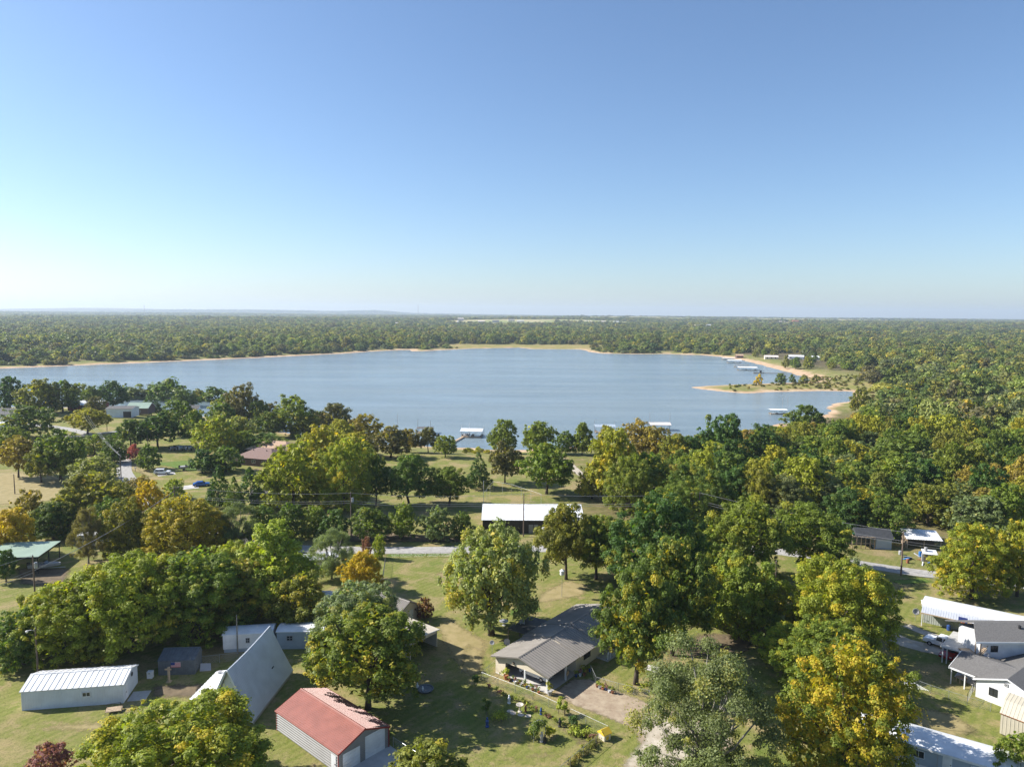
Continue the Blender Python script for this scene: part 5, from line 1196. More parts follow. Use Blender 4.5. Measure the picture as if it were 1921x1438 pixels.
# ---- tan and brown shingled house
bx, by = -95.0, 236.0
r = thing('shingled_house', 'low rambling house with tan and brown shingled hip roofs', 'house', (bx, by, gz(bx, by)), -18)
MB().box(0, 15, 9, 20, 0, 2.7).build('wall', 'brick', r); MB().box(5, 19, -3, 9, 0, 2.6).build('wall', 'brick', r)
def hip(x0, x1, y0, y1, ze, zr, m, ins):
    mb = MB(); ym_ = (y0 + y1) / 2; P = [(x0, y0, ze), (x1, y0, ze), (x1, y1, ze), (x0, y1, ze), (x0 + ins, ym_, zr), (x1 - ins, ym_, zr)]
    mb.v = P; mb.f = [(3, 2, 1, 0), (0, 1, 5, 4), (2, 3, 4, 5), (1, 2, 5), (3, 0, 4)]; return mb.build('roof', m, r)
hip(-.6, 17, 8.4, 20.6, 2.7, 5.2, 'shingle_tan', 5); hip(4.4, 19.6, -3.6, 9.6, 2.6, 5.0, 'shingle_brown', 5)
MB().extrude_y([(9, 2.75), (17, 2.75), (13, 4.6)], 8.8, 14).build('dormer_roof', 'shingle_tan', r); MB().extrude_y([(9.6, 2.75), (16.4, 2.75), (13, 4.3)], 8.6, 8.78).build('gable_wall', 'redwall', r)
for x, y, z in ((7, 16.8, 4.2), (11, 5, 4.6), (14, 1.2, 4.1), (9, 1, 4)): MB().tube((x, y, z), (x, y, z + .6), .12).build('roof_vent', 'black', r)
for x in (7, 12, 16): window(r, (x, -3.02, 1.5), '-y', 1.4, 1.1, 'white', 1)
# ---- upper left buildings
def simple_house(name, label, cat, loc, rot, L, W, he, hr, wall, roof, win=(), big=None):
    r = thing(name, label, cat, (*loc, gz(*loc)), rot); gable(r, L, W, he, hr, wall, roof, .4, pitch=1.0, eave=.4)
    for t in win: window(r, (L * t, -.02, 1.6), '-y', 1.3, 1.1, 'white', 1)
    if big: MB().box(L * big - 1.8, L * big + 1.8, -.06, -.01, .05, 2.9).build('garage_door', 'black', r)
    return r
simple_house('red_house', 'dark red house with a white metal roof at the upper left', 'house', (-224.33, 356.06), 4, 16, 9, 3.0, 4.6, 'redwall', 'whiteroof', (.2, .45, .7))
simple_house('white_metal_building', 'white metal building with a dark square doorway at the upper left', 'building', (-191.87, 333.52), 5, 11.5, 8, 4.2, 5.0, 'shedwhite', 'greyroof', (), .82)
simple_house('green_roof_house', 'lake house with a pale green roof beside the white metal building', 'house', (-191.16, 349.92), 5, 10, 9, 3.2, 5.4, 'brick', 'green', (.3, .6))
simple_house('grey_roof_house', 'grey roofed house cut by the left picture edge', 'house', (-240.48, 322.40), 0, 12, 9, 3, 5, 'white', 'greyroof', (.7,))
simple_house('lake_cabin', 'small white cabin half hidden among the lakeside trees', 'cabin', (-179.86, 389.73), 8, 6, 6, 2.8, 4.4, 'white', 'greyroof', (.5,))
simple_house('edge_shed', 'white low shed at the left edge by the upper road', 'shed', (-221.01, 297.47), 0, 8, 5, 2.6, 3.4, 'white', 'whiteroof')
simple_house('wood_cottage', 'pale cottage half hidden by the cedar clump', 'cottage', (-67.10, 179.19), 6, 9, 6, 2.6, 4, 'white', 'greyroof', (.4, .7))
simple_house('trail_shed', 'pale shed tucked under the trees at the right edge', 'shed', (120.97, 168.82), -10, 8, 4, 2.2, 3.0, 'beige', 'whiteroof')
simple_house('hidden_trailer', 'white trailer roof glimpsed between the light green trees', 'trailer', (-39.95, 133.97), 20, 6, 3, 2.3, 2.9, 'white', 'whiteroof')


# ------------------------------------------------------------------ roads and yards
ribbon('road', [(-330, 345), (-235, 318), (-185, 297), (-140, 250), (-118, 214), (-88, 176), (-58, 152), (-34, 147), (10, 149), (45, 150.5), (60, 147), (73, 139.8), (84, 134.6), (110, 126), (150, 117)], 4.6, 'asphalt', .03)
ribbon('lane', [(13.45, 250.54), (18.26, 243.38), (20.00, 232.96), (22.06, 221.10), (24.87, 213.18), (31.91, 207.93), (42.56, 205.63)], 3.4, 'gravel', .02)
ribbon('side_lane', [(-188.79, 289.47), (-175.63, 282.33), (-169.56, 290.38), (-160.92, 299.00), (-148.47, 311.05)], 4.0, 'asphalt', .035)
ribbon('gravel_drive', [(59.36, 109.94), (61.29, 105.68), (64.51, 103.45), (66.30, 101.78)], 4.2, 'gravel', .02)
ribbon('mobile_home_drive', [(64.78, 112.01), (66.67, 108.54), (69.63, 105.82)], 2.2, 'gravel', .024)
ribbon('dirt_track', [(24.58, 93.82), (22.03, 95.69), (19.52, 97.48)], 1.6, 'slab', .02)
patch('dirt_driveway', [(4.97, 90.19), (8.15, 94.59), (11.56, 94.64), (14.67, 91.56), (19.32, 87.92), (24.84, 84.09), (27.71, 78.64), (20.46, 74.62), (11.75, 71.81), (14.60, 78.47), (14.50, 81.67), (10.96, 84.49), (7.81, 86.75)], 'dirt', .014, 1.2)
patch('gravel_drive_patch', [(10.23, 87.03), (13.29, 86.83), (15.94, 86.37), (20.72, 86.44), (24.78, 83.86), (28.05, 79.69), (22.64, 76.08), (14.82, 71.41), (9.92, 70.92), (12.43, 76.43), (15.28, 80.59), (14.57, 84.18), (11.79, 85.82)], 'gravel', .02, 1.6)
patch('carport_floor', [(1.4 + .617 * x - .787 * y, 93.05 + .787 * x + .617 * y) for x, y in ((-.2, 4.2), (-.2, -4.9), (7, -4.9), (7, 4.2))], 'slab', .018, .3)
for i, (pts, m_) in enumerate((
    ([(-9.59, 115.20), (-2.20, 105.49), (-2.43, 98.70), (-7.10, 94.06), (-10.19, 99.86), (-13.56, 110.99)], 'drygrass'),
    ([(2.54, 117.62), (9.57, 120.02), (14.50, 122.48), (16.20, 128.81), (10.51, 132.78), (4.11, 124.71)], 'drygrass'),
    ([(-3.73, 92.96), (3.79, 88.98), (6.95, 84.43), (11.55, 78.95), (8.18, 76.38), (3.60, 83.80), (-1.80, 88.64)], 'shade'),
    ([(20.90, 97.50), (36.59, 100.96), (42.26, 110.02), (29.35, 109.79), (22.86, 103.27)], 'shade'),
    ([(70.20, 123.58), (75.75, 127.44), (80.39, 132.88), (74.61, 133.59), (69.76, 127.31)], 'drygrass'),
    ([(46.17, 85.58), (52.82, 78.96), (58.69, 81.16), (57.83, 86.96), (52.34, 89.43)], 'drygrass'),
    ([(-49.23, 79.19), (-43.32, 83.73), (-50.21, 84.22), (-58.65, 82.93), (-56.42, 79.63)], 'drygrass'),
    ([(-8.09, 107.23), (-2.54, 102.84), (-2.33, 95.31), (-4.79, 92.38), (-8.68, 95.21)], 'drygrass'),
    ([(2.78, 78.31), (7.80, 78.90), (6.29, 75.39), (-1.47, 74.35), (-3.33, 76.23)], 'drygrass'),
    ([(4.49, 88.99), (7.30, 87.24), (10.86, 83.66), (11.88, 81.41), (9.42, 82.50), (5.69, 85.61)], 'drygrass'),
    ([(-3.20, 148.09), (-16.29, 133.62), (-10.36, 124.42), (2.25, 129.86)], 'drygrass'),
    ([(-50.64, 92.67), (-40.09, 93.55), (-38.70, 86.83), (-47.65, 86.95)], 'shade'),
    ([(3.74, 87.69), (0.29, 90.66), (2.09, 92.06), (5.19, 89.00)], 'lush'),
    ([(72.97, 128.68), (71.04, 132.68), (80.17, 134.28), (82.01, 130.45)], 'lush'),
    ([(-28.93, 145.43), (-8.79, 146.24), (-8.63, 143.58), (-25.56, 142.21)], 'lush'),
    ([(-1.50, 113.25), (6.54, 115.51), (4.95, 121.10), (-0.66, 117.56)], 'lush'),
    ([(-136.38, 178.18), (-124.69, 181.11), (-117.73, 186.71), (-124.93, 204.71), (-145.14, 218.96), (-166.28, 218.20)], 'drygrass'),
    ([(-123.86, 222.82), (-128.41, 239.50), (-108.49, 215.77), (-107.39, 208.69)], 'drygrass'),
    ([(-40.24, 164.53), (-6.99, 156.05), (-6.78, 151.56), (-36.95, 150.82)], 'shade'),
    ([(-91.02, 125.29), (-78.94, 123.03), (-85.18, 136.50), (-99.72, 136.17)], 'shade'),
    ([(-72.47, 132.40), (-68.58, 141.54), (-87.97, 141.09), (-83.58, 132.16)], 'drygrass'),
    ([(-110.59, 238.39), (-120.43, 232.77), (-102.07, 219.73), (-88.69, 224.09)], 'lush'))):
    patch({'drygrass': 'dry_grass_ground', 'shade': 'bare_ground', 'lush': 'lawn_ground'}[m_], pts, m_, .006 + .0004 * i, 2.4 if m_ != 'lush' else 1.5)
patch('concrete_drive', [(-92.96, 197.43), (-89.30, 199.42), (-91.68, 204.49), (-94.66, 201.79)], 'slab', .03)
patch('concrete_pad', [(-107.92, 213.60), (-103.98, 216.66), (-106.39, 220.34), (-110.52, 217.18)], 'slab', .03)
patch('concrete_walk', [(19.69, 97.17), (22.74, 94.81), (23.39, 95.71), (20.37, 97.96)], 'slab', .03)

# ------------------------------------------------------------------ vehicles
def car(name, label, loc, rot, paint, kind='suv', cat='car'):
    x, y = loc; r = thing(name, label, cat, (x, y, gz(x, y)), rot)
    if kind == 'pickup': prof = [(-2.7, .45), (2.7, .45), (2.75, .8), (2.6, 1.0), (1.3, 1.1), (.75, 1.75), (-.75, 1.78), (-.95, 1.12), (-2.7, 1.1)]; roof_z = 1.5
    elif kind == 'suv': prof = [(-2.3, .4), (2.3, .4), (2.35, .75), (2.2, .98), (1.1, 1.08), (.5, 1.68), (-1.9, 1.72), (-2.3, 1.1)]; roof_z = 1.5
    else: prof = [(-2.25, .35), (2.25, .35), (2.3, .65), (2.1, .82), (1.0, .92), (.35, 1.4), (-1.1, 1.42), (-1.75, 1.0), (-2.25, .92)]; roof_z = 1.2
    mb = MB(); k = len(prof)
    for sg in (-1, 1):
        for px, pz in prof: mb.v.append((px, sg * (.92 if pz < 1.2 else .74), pz))
    mb.f = [tuple(range(k)), tuple(range(2*k-1, k-1, -1))] + [(k+i, k+(i+1) % k, (i+1) % k, i) for i in range(k)]
    mb.build('body', paint, r)
    top = max(p[1] for p in prof); belt = {'suv': 1.12, 'pickup': 1.14}.get(kind, .98); wx = [p for p in prof if p[1] > top - .1]
    xa, xb = max(p[0] for p in wx), min(p[0] for p in wx)
    for sg in (-1, 1):
        for u0, u1 in ((xb + .1, (xa + xb) / 2 - .05), ((xa + xb) / 2 + .05, xa + .12)):
            MB().hexa([(u0, sg * .93, belt), (u1, sg * .93, belt), (u1, sg * .9, belt), (u0, sg * .9, belt), (u0 + .05, sg * .77, top - .12), (u1 - .08, sg * .77, top - .12), (u1 - .08, sg * .74, top - .12), (u0 + .05, sg * .74, top - .12)]).build('side_window', 'glass', r)
        for wxp in ((1.5, -1.5) if kind != 'pickup' else (1.75, -1.75)):
            w_ = MB().tube((wxp, sg * .72, .34), (wxp, sg * .95, .34), .34, n=14).build('wheel', 'rubber', r); MB().tube((wxp, sg * .9, .34), (wxp, sg * .965, .34), .19, n=10).build('rim', 'chrome', w_)
        MB().box(2.28 if kind != 'pickup' else 2.6, 2.37 if kind != 'pickup' else 2.78, sg * .65 - .15, sg * .65 + .15, .68, .82).build('headlight', 'lamp_white', r)
        MB().box(-2.33 if kind != 'pickup' else -2.74, -2.25 if kind != 'pickup' else -2.68, sg * .75 - .1, sg * .75 + .1, .75, .95).build('taillight', 'lamp_red', r)
    i = [j for j, p in enumerate(prof) if p == max(wx)][0]
    p0, p1 = prof[i - 1], prof[i]
    if p0[1] > p1[1]: p0, p1 = p1, p0
    dx, dz = p1[0] - p0[0], p1[1] - p0[1]; n_ = Vector((dz, 0, -dx)).normalized() * -.02 if dz < 0 else Vector((dz, 0, -dx)).normalized() * .02
    a = Vector((p0[0] + dx * .1, -.8, p0[1] + dz * .1)) + n_; b = Vector((p0[0] + dx * .1, .8, p0[1] + dz * .1)) + n_; c = Vector((p0[0] + dx * .9, .68, p0[1] + dz * .9)) + n_; d = Vector((p0[0] + dx * .9, -.68, p0[1] + dz * .9)) + n_
    MB().slab(a, b, c, d, .03).build('windshield', 'glass', r)
    if kind == 'pickup': MB().box(-2.6, -1.05, -.75, .75, 1.101, 1.125).build('truck_bed', 'black', r)
    return r
car('parked_suv', 'white sport utility car parked on the pad by the left road', (-108.04, 216.52), 8, 'carwhite')
car('parked_car', 'blue car on the concrete drive beside the cedars', (-89.64, 201.95), 20, 'carblue', 'sedan')
car('carport_car', 'white sport utility car parked inside the carport', (1.35 + .617 * 2.6 - .787 * -.9, 93.05 + .787 * 2.6 + .617 * -.9), -38, 'carwhite')
car('pickup_truck', 'white pickup truck at the mouth of the flat carport', (66.24, 104.17), 130, 'carwhite', 'pickup', 'pickup truck')
car('red_car', 'dark red car under the flat carport', (65.61, 101.43), 220, 'carred', 'sedan')
def boat(label, loc, rot, L=5.2, trailer=True, m='white', z=None):
    r = thing('motor_boat', label, 'boat', (*loc, gz(*loc) if z is None else z), rot); mb = MB(); st = []
    base = .55 if trailer else -.15
    for t in (0, .25, .5, .7, .85, .95, 1):
        w = .95 * (1 - max(0, t - .45) ** 2 * 3.0); w = max(w, .06); x = L * t
        st.append([(x, -w, base + .75 + .15 * t), (x, -w * .75, base + .12 + .3 * t * t), (x, 0, base + .35 * t ** 3), (x, w * .75, base + .12 + .3 * t * t), (x, w, base + .75 + .15 * t)])
    for s_ in st: mb.v += s_
    for i in range(len(st) - 1):
        for j in range(4): a = i*5+j; mb.f.append((a, a+5, a+6, a+1))
        mb.f.append((i*5+4, (i+1)*5+4, (i+1)*5, i*5))
    mb.f.append((0, 1, 2, 3, 4)); mb.build('hull', m, r)
    MB().hexa([(L*.42, -.7, base + .8), (L*.6, -.6, base + .8), (L*.6, .6, base + .8), (L*.42, .7, base + .8), (L*.44, -.6, base + 1.25), (L*.52, -.5, base + 1.25), (L*.52, .5, base + 1.25), (L*.44, .6, base + 1.25)]).build('windscreen', 'glass', r)
    MB().box(-.45, .05, -.2, .2, base + .2, base + 1.1).build('outboard_motor', 'black', r)
    if trailer:
        MB().box(.3, L + .8, -.06, .06, .38, .5).build('trailer_beam', 'galv', r)
        for y in (-.9, .9): MB().tube((L * .3, y - .1, .32), (L * .3, y + .1, .32), .32, n=12).build('wheel', 'rubber', r)
    return r
boat('white boat on a trailer beside the juniper bushes', (-98.12, 219.12), 5)
boat('small motor boat and engine gear beside the parked white car', (-105.11, 221.93), 20, 3.6, True, 'greyplastic')
for i, (q, lb) in enumerate((((-123.44, 253.07), 'leftmost of the covered boats under the shade trees'), ((-120.42, 253.19), 'middle one of the covered boats under the shade trees'), ((-117.02, 253.33), 'rightmost of the covered boats under the shade trees'))):
    boat(lb, q, 60 + 20 * i, 4.4, True, 'bluegrey' if i else 'greyplastic')
boat('old boat stored in the shade under the green roofed carport', (-93.0, 133.4), 10, 5.5, True, 'greyplastic')

# ------------------------------------------------------------------ poles and wires
def pole(label, loc, h, arm=None, transformer=False, lamp=False, rot=0, r0=.15, m='polewood'):
    x, y = loc; r = thing('utility_pole' if not lamp else 'yard_light', label, 'utility pole' if not lamp else 'street light', (x, y, gz(x, y) - .05), rot)
    MB().tube((0, 0, 0), (0, 0, h), r0, r0 * .68, 10).build('pole', m, r)
    if arm:
        MB().box(-arm / 2, arm / 2, -.16, -.04, h - .55, h - .4).build('crossarm', 'wood', r)
        for u in (-.45, .0, .45): MB().lathe([(.03, h - .4), (.06, h - .32), (.03, h - .25), (.05, h - .2)], 8, (arm * u, -.1)).build('insulator', 'greyplastic', r)
    else: MB().lathe([(.03, h), (.06, h + .08), (.03, h + .15)], 8).build('insulator', 'greyplastic', r)
    if transformer:
        MB().lathe([(.24, h - 2.1), (.27, h - 2.05), (.27, h - 1.2), (.2, h - 1.1)], 12, (.42, 0)).build('transformer', 'greyplastic', r)
    if lamp:
        MB().path([(0, 0, h - .4), (-.5, -.1, h - .2), (-1.0, -.2, h - .25)], [.04, .04, .035], 6).build('lamp_arm', 'galv', r)
        MB().lathe([(.05, h - .22), (.2, h - .3), (.18, h - .45), (.1, h - .5)], 10, (-1.05, -.2)).build('lamp_head', 'lamp_white', r)
    return (x, y, gz(x, y) + h)
PA = pole('tall grey utility pole in front of the green carport', (-78.08, 112.86), 10.3, None, True)
pole('yard light pole behind the left end of the long white shed', (-64.46, 92.88), 7.2, lamp=True)
pole('short grey pole with brackets beside the small white trailer', (-40.07, 100.35), 5.9, m='palebark', r0=.12)
PB = pole('transformer pole behind the roadside cedars', (-36.02, 156.47), 10.0, None, True)
PC = pole('utility pole in front of the dark barn roof', (2.87, 157.07), 10.0, None)
PD = pole('bare utility pole beside the dark green trees', (42.55, 157.29), 10.5, 1.6)
PE = pole('utility pole at the bend of the right road', (76.12, 134.48), 8.8, None, r0=.17)
PF = pole('utility pole beside the left road', (-112.03, 200.58), 9.2, None)
PG = pole('tall cable pole with a crossarm beside the golden tree', (-76.06, 157.41), 11.0, 2.0, rot=30)
pole('slim pole on the dry field at the left edge', (-136.20, 191.26), 5.5)
pole('yard light pole left of the yellow green sycamore', (46.62, 121.21), 7.4, lamp=True)
pole('light pole under the upper left shade trees', (-131.49, 253.75), 8.0)
pole('pole beside the yellow olive tree on the upper road', (-170.19, 295.77), 8.5)
def wire(label, a, b, sag, rad=.028, n=14, grp=None):
    a, b = Vector(a), Vector(b); pts = [a.lerp(b, t / n) - Vector((0, 0, sag * 4 * (t / n) * (1 - t / n))) for t in range(n + 1)]
    tag(MB().path([p - a for p in pts], [rad] * (n + 1), 5).build('power_line', 'rope', None, a), label, 'cable', grp)
def off(p, dx=0, dy=0, dz=0): return (p[0] + dx, p[1] + dy, p[2] + dz)
wire('thick cable running up from the tall grey pole to the tall cable pole', off(PA, 0, 0, -2.6), off(PG, 0, 0, -1.2), .8, .045)
wire('upper wire running from the tall grey pole off the left edge', off(PA), (-92, 70, 12.5), .4)
wire('middle wire running from the tall grey pole off the left edge', off(PA, 0, 0, -2.4), (-96, 88, 6.5), 1.0, .03)
wire('lower wire dropping from the tall grey pole off the left edge', off(PA, 0, 0, -2.9), (-88, 75, 8.5), .3, .03)
for k, (dz, nm) in enumerate(((-.1, 'top'), (-1.9, 'middle'), (-2.4, 'lower'))):
    wire('%s wire above the roadside cedars left of the barn pole' % nm, off(PB, 0, 0, dz), off(PC, 0, 0, dz), .7)
    wire('%s wire left of the transformer pole' % nm, off(PG, 0, 0, dz), off(PB, 0, 0, dz), .8)
    wire('%s wire right of the barn pole' % nm, off(PC, 0, 0, dz), off(PD, 0, 0, dz), .7)
    wire('%s wire between the bare pole and the road bend pole' % nm, off(PD, 0, 0, dz), off(PE, 0, 0, dz), .6, .03)
    wire('%s wire over the right road beyond the bend pole' % nm, off(PE, 0, 0, dz), (125, 118, 8.8 + dz), .7, .03)
for k in range(3): wire('%s wire along the upper left road' % ('left', 'middle', 'right')[k], off(PF, -.3 + .3 * k, 0, -.2 * k), off(PF, -62 + k, 85, -.5), 1.2, .025)

# ------------------------------------------------------------------ fences
def chain_fence(label, pts, h=1.15, post='galv', step=2.6, infill=True):
    r = thing('chain_link_fence', label, 'fence', (*pts[0], 0)); ox, oy = pts[0]
    for (ax, ay), (bx_, by_) in zip(pts[:-1], pts[1:]):
        a = Vector((ax - ox, ay - oy, 0)); b = Vector((bx_ - ox, by_ - oy, 0)); L = (b - a).length; n = max(1, int(round(L / step))); u = (b - a) / L
        for i in range(n + 1):
            p = a + u * (L * i / n); MB().tube(p, p + Vector((0, 0, h + .04)), .03, n=6).build('post', post, r)
        MB().tube(a + Vector((0, 0, h)), b + Vector((0, 0, h)), .02, n=6).build('top_rail', post, r)
        if infill:
            mb = MB(); c = int(L / .3); rad = .006
            for i in range(c):
                for s0, s1 in ((0, 1), (1, 0)):
                    p = a + u * (L * i / c) + Vector((0, 0, .05 + (h - .1) * s0)); q = a + u * min(L, L * i / c + h) + Vector((0, 0, .05 + (h - .1) * s1)); mb.tube(p, q, rad, n=3, caps=False)
            w_ = mb.build('wire_mesh', 'galv', r); w_['kind'] = 'stuff'
    return r
chain_fence('chain link fence along the garden in front of the carport', [(-1.93, 97.14), (-3.9, 93.4), (3.07, 88.45), (7.00, 85.03), (11.8, 80.8)])
chain_fence('chain link fence running down from the yellow roofed box', [(11.8, 80.6), (6.8, 74.6), (4, 71)])
chain_fence('chain link fence and gate along the right of the dirt drive', [(11.36, 95.52), (11.74, 92.35), (14.55, 90.74), (18.4, 88.9), (22, 86.6)])
chain_fence('chain link fence crossing the yard of the white house', [(52.57, 95.28), (56.39, 90.82), (59.44, 87.99), (61.51, 86.52)])
chain_fence('dark chain link gate beside the white house', [(59.77, 88.50), (62.01, 90.90), (63.16, 92.01)], 1.3, 'black')
chain_fence('wire fence between the dark shed and the A-frame', [(-44.43, 97.08), (-41.67, 97.75), (-38.63, 98.43)], 1.2)
chain_fence('wire fence along the left of the mown lawn', [(-25.27, 139.37), (-24.27, 131.48), (-23.24, 123.67)], 1.2, 'wood')
chain_fence('low wire fence along the road side of the mown lawn', [(-25.67, 142.21), (-17.43, 143.05), (-8.63, 143.58)], .9, 'wood')
chain_fence('tall white railed fence behind the barn', [(-7.31, 184.59), (-5.13, 197.78), (0.17, 194.35), (7.93, 183.98)], 3.0, 'white', 4, False)
chain_fence('wire fence behind the red roofed garage drive', [(-13.44, 78.10), (-11.51, 76.33), (-9.80, 74.81)], 1.2)
r = thing('flag_pole', 'slim white pole at the corner of the barn fence', 'pole', (-7.29, 184.06)); MB().tube((0, 0, 0), (0, 0, 6.2), .05, .035).build('shaft', 'white', r); MB().lathe([(.03, 6.2), (.07, 6.27), (.02, 6.34)], 8).build('finial', 'white', r)

# ------------------------------------------------------------------ garden things by the carport
def leaf_cluster(name, rad, h, n, size, tint, parent, seed, c=(0, 0, 0), hue=0.0):
    rg_ = np.random.default_rng(seed); k = 9
    cen = np.column_stack([rg_.normal(size=(k, 2)) * rad * .4, h * (.35 + .5 * rg_.random(k))]) + np.array(c)
    me = leaves_mesh(name, rg_, cen, np.full(k, rad * .5), n, size, fill=.5); o = bpy.data.objects.new(name, me); COL.objects.link(o); o.parent = parent; o.color = (*TINT[tint], hue); return o
FL = {'terracotta': 'terracotta', 'bluepot': 'blue glazed', 'white': 'white', 'rust': 'rusty', 'greyplastic': 'grey'}
def pot(label, loc, pm, tint, s=1.0, seed=0, grp=None):
    r = thing('plant_pot', label, 'plant pot', loc, 0, grp)
    MB().lathe([(.16 * s, 0), (.22 * s, .32 * s), (.25 * s, .34 * s), (.25 * s, .4 * s), (.2 * s, .4 * s), (.19 * s, .34 * s), (.02, .33 * s)], 12).build('pot', pm, r)
    leaf_cluster('foliage', .38 * s, .9 * s, 90, .09 * s, tint, r, seed, (0, 0, .3 * s)); return r
def hloc(x, y): return (1.35 + .617 * x - .787 * y, 93.05 + .787 * x + .617 * y)
TW = dict(green='green', lime='light green', pink='pink', dkgreen='dark green', pinkb='dull pink', olive='olive', orange='orange', brown='brown', orangeb='tan', yellow='yellow')
cols = ['terracotta', 'bluepot', 'white', 'rust', 'greyplastic']
PT = ['lime', 'green', 'pinkb', 'green', 'olive', 'dkgreen', 'yellow']
for i in range(11):
    pot('%s pot of %s leaves in the crowded row at the carport front' % (FL[cols[i % 5]], TW[PT[i % 7]]), hloc(-.75 + .25 * (i % 2), 1.2 - i * .5), cols[i % 5], PT[i % 7], .62 + .2 * ((i * 7) % 3) / 2, i, 'potted plants along the carport')
pot('large leafy green potted plant left of the carport post', hloc(-.6, 1.9), 'terracotta', 'lime', 1.5, 50)
pot('bushy potted plant at the right corner of the carport', hloc(-.2, -5.2), 'greyplastic', 'olive', 1.6, 51)
for i in range(6):
    pot('%s pot of %s leaves beside the drive gate' % (FL[cols[(i + 3) % 5]], TW[PT[(i * 3) % 7]]), (11.82, 91.79) if i == 0 else ((12.13, 91.38), (12.53, 91.12), (12.94, 90.99), (13.30, 90.45), (13.69, 90.19))[i - 1], cols[(i + 3) % 5], PT[(i * 3) % 7], .85, 70 + i, 'potted plants beside the drive gate')
for i in range(6):
    pot('%s pot of %s leaves in the shade by the house wall' % (FL[cols[(i + 1) % 5]], TW[PT[(i * 2) % 7]]), hloc(6.0 + i * .5, -5.3 - .35 * (i % 3)), cols[(i + 1) % 5], PT[(i * 2) % 7], .9, 80 + i, 'potted plants in the shade of the house')
fb = MB()
def flower_bed(name, label, pts, n, seed, tints, rad=.35, h=.5):
    for i in range(n):
        t = (i + .5) / n * (len(pts) - 1); k = int(t); f = t - k; x = pts[k][0] * (1 - f) + pts[k+1][0] * f; y = pts[k][1] * (1 - f) + pts[k+1][1] * f
        rr_ = random.Random(seed + i); tn = rr_.choice(tints); r = thing('garden_plant', '%s %s, towards its %s' % (TW[tn], label, ('upper end', 'middle', 'lower end')[int(3 * (i + .5) / n)]), 'plant', (x + rr_.uniform(-.4, .4), y + rr_.uniform(-.4, .4)), 0, name)
        leaf_cluster('foliage', rad * rr_.uniform(.7, 1.4), h * rr_.uniform(.7, 1.5), 80, .09, tn, r, seed + i)
        MB().tube((0, 0, -.02), (0, 0, h * .5), .02, n=5).build('stem', 'wood', r)
flower_bed('flowers along the garden fence', 'low plant in the bed along the garden fence', [(-2.94, 91.30), (0.64, 88.42), (3.67, 85.83), (6.21, 83.25), (8.02, 81.36), (9.76, 79.66)], 26, 300, ['green', 'lime', 'olive', 'dkgreen', 'pinkb', 'olive', 'green'])
flower_bed('scrubby plants along the lower fence', 'scrubby plant along the lower garden fence', [(10.21, 79.24), (8.56, 77.17), (6.71, 74.64)], 22, 400, ['olive', 'brown', 'orangeb', 'olive'], .38, .6)
flower_bed('shrubs round the maple trunk', 'bright plant at the foot of the maple', [(15.58, 91.85), (16.29, 90.49), (17.79, 90.92), (18.55, 92.31)], 9, 500, ['yellow', 'lime', 'yellow'], .55, .6)
def shrub(label, loc, w, h, tint, seed, n=500):
    r = thing('garden_shrub', label, 'shrub', loc); leaf_cluster('foliage', w / 2, h, n, .11, tint, r, seed); MB().tube((0, 0, -.02), (0, 0, h * .5), .04, n=6).build('stem', 'wood', r); return r
shrub('large leafed light green plant on the garden lawn', (-0.96, 83.39), 1.9, 1.2, 'lime', 600)
shrub('bright green twin plant rising over the garden fence', (6.21, 85.25), 1.0, 2.4, 'lime', 601)
shrub('second bright green plant rising over the garden fence', (6.91, 84.79), 1.0, 2.0, 'lime', 602)
shrub('dark leafy plant along the garden fence', (7.98, 82.48), 1.6, 1.3, 'deep', 603)
shrub('slim dark conifer shrub on the shaded garden lawn', (-2.85, 84.89), 1.0, 2.2, 'dkgreen', 604)
shrub('dark vine covered stump at the garden fence corner', (-4.68, 91.54), 1.1, 2.0, 'deep', 605)
shrub('round shrub at the right of the garden arbour', (4.81, 80.23), 1.3, 1.2, 'yellow', 606)
shrub('low green ground cover beside the garden fence', (8.28, 80.71), 2.2, .6, 'lime', 607)
r = thing('garden_arbour', 'vine covered garden arbour with statues on the front lawn', 'arbour', (3.46, 79.79), 15)
for x in (-.7, .7):
    for y in (-.4, .4): MB().tube((x, y, 0), (x, y, 1.9), .035, n=6).build('post', 'galv', r)
MB().path([(-.7, 0, 1.9), (-.4, 0, 2.3), (0, 0, 2.45), (.4, 0, 2.3), (.7, 0, 1.9)], [.035] * 5, 6).build('arch', 'galv', r)
leaf_cluster('vine', 1.0, 2.4, 700, .11, 'dkgreen', r, 610, (-.1, 0, .3)); leaf_cluster('vine', .7, 1.0, 300, .11, 'green', r, 611, (-.7, .1, 0))
def statue(label, loc, m='stone', s=1.0):
    r = thing('garden_statue', label, 'statue', loc); MB().lathe([(.2 * s, 0), (.2 * s, .1 * s), (.13 * s, .14 * s), (.16 * s, .4 * s), (.19 * s, .62 * s), (.1 * s, .78 * s), (.05 * s, .8 * s)], 12).build('body', m, r)
    MB().lathe([(.03 * s, .78 * s), (.1 * s, .84 * s), (.11 * s, .93 * s), (.06 * s, 1.02 * s), (.01, 1.03 * s)], 10).build('head', m, r); return r
statue('pale statue under the garden arbour', (3.82, 79.37), 'stone', 1.2); statue('dark statue beside the garden arbour', (4.19, 79.16), 'black', 1.0)
statue('white and pink statue near the fence corner', (-0.05, 87.64), 'white', 1.1); statue('blue gazing post in the shaded garden', (-2.70, 82.33), 'bluepot', 1.2)
statue('blue figure on the bare soil by the stepping stones', (3.98, 85.10), 'bluepot', .9); statue('dark sphere post on the lawn by the fence', (6.16, 82.45), 'black', 1.1)
statue('reddish pot figure beside the birdbath', (2.05, 85.68), 'rust', .9)
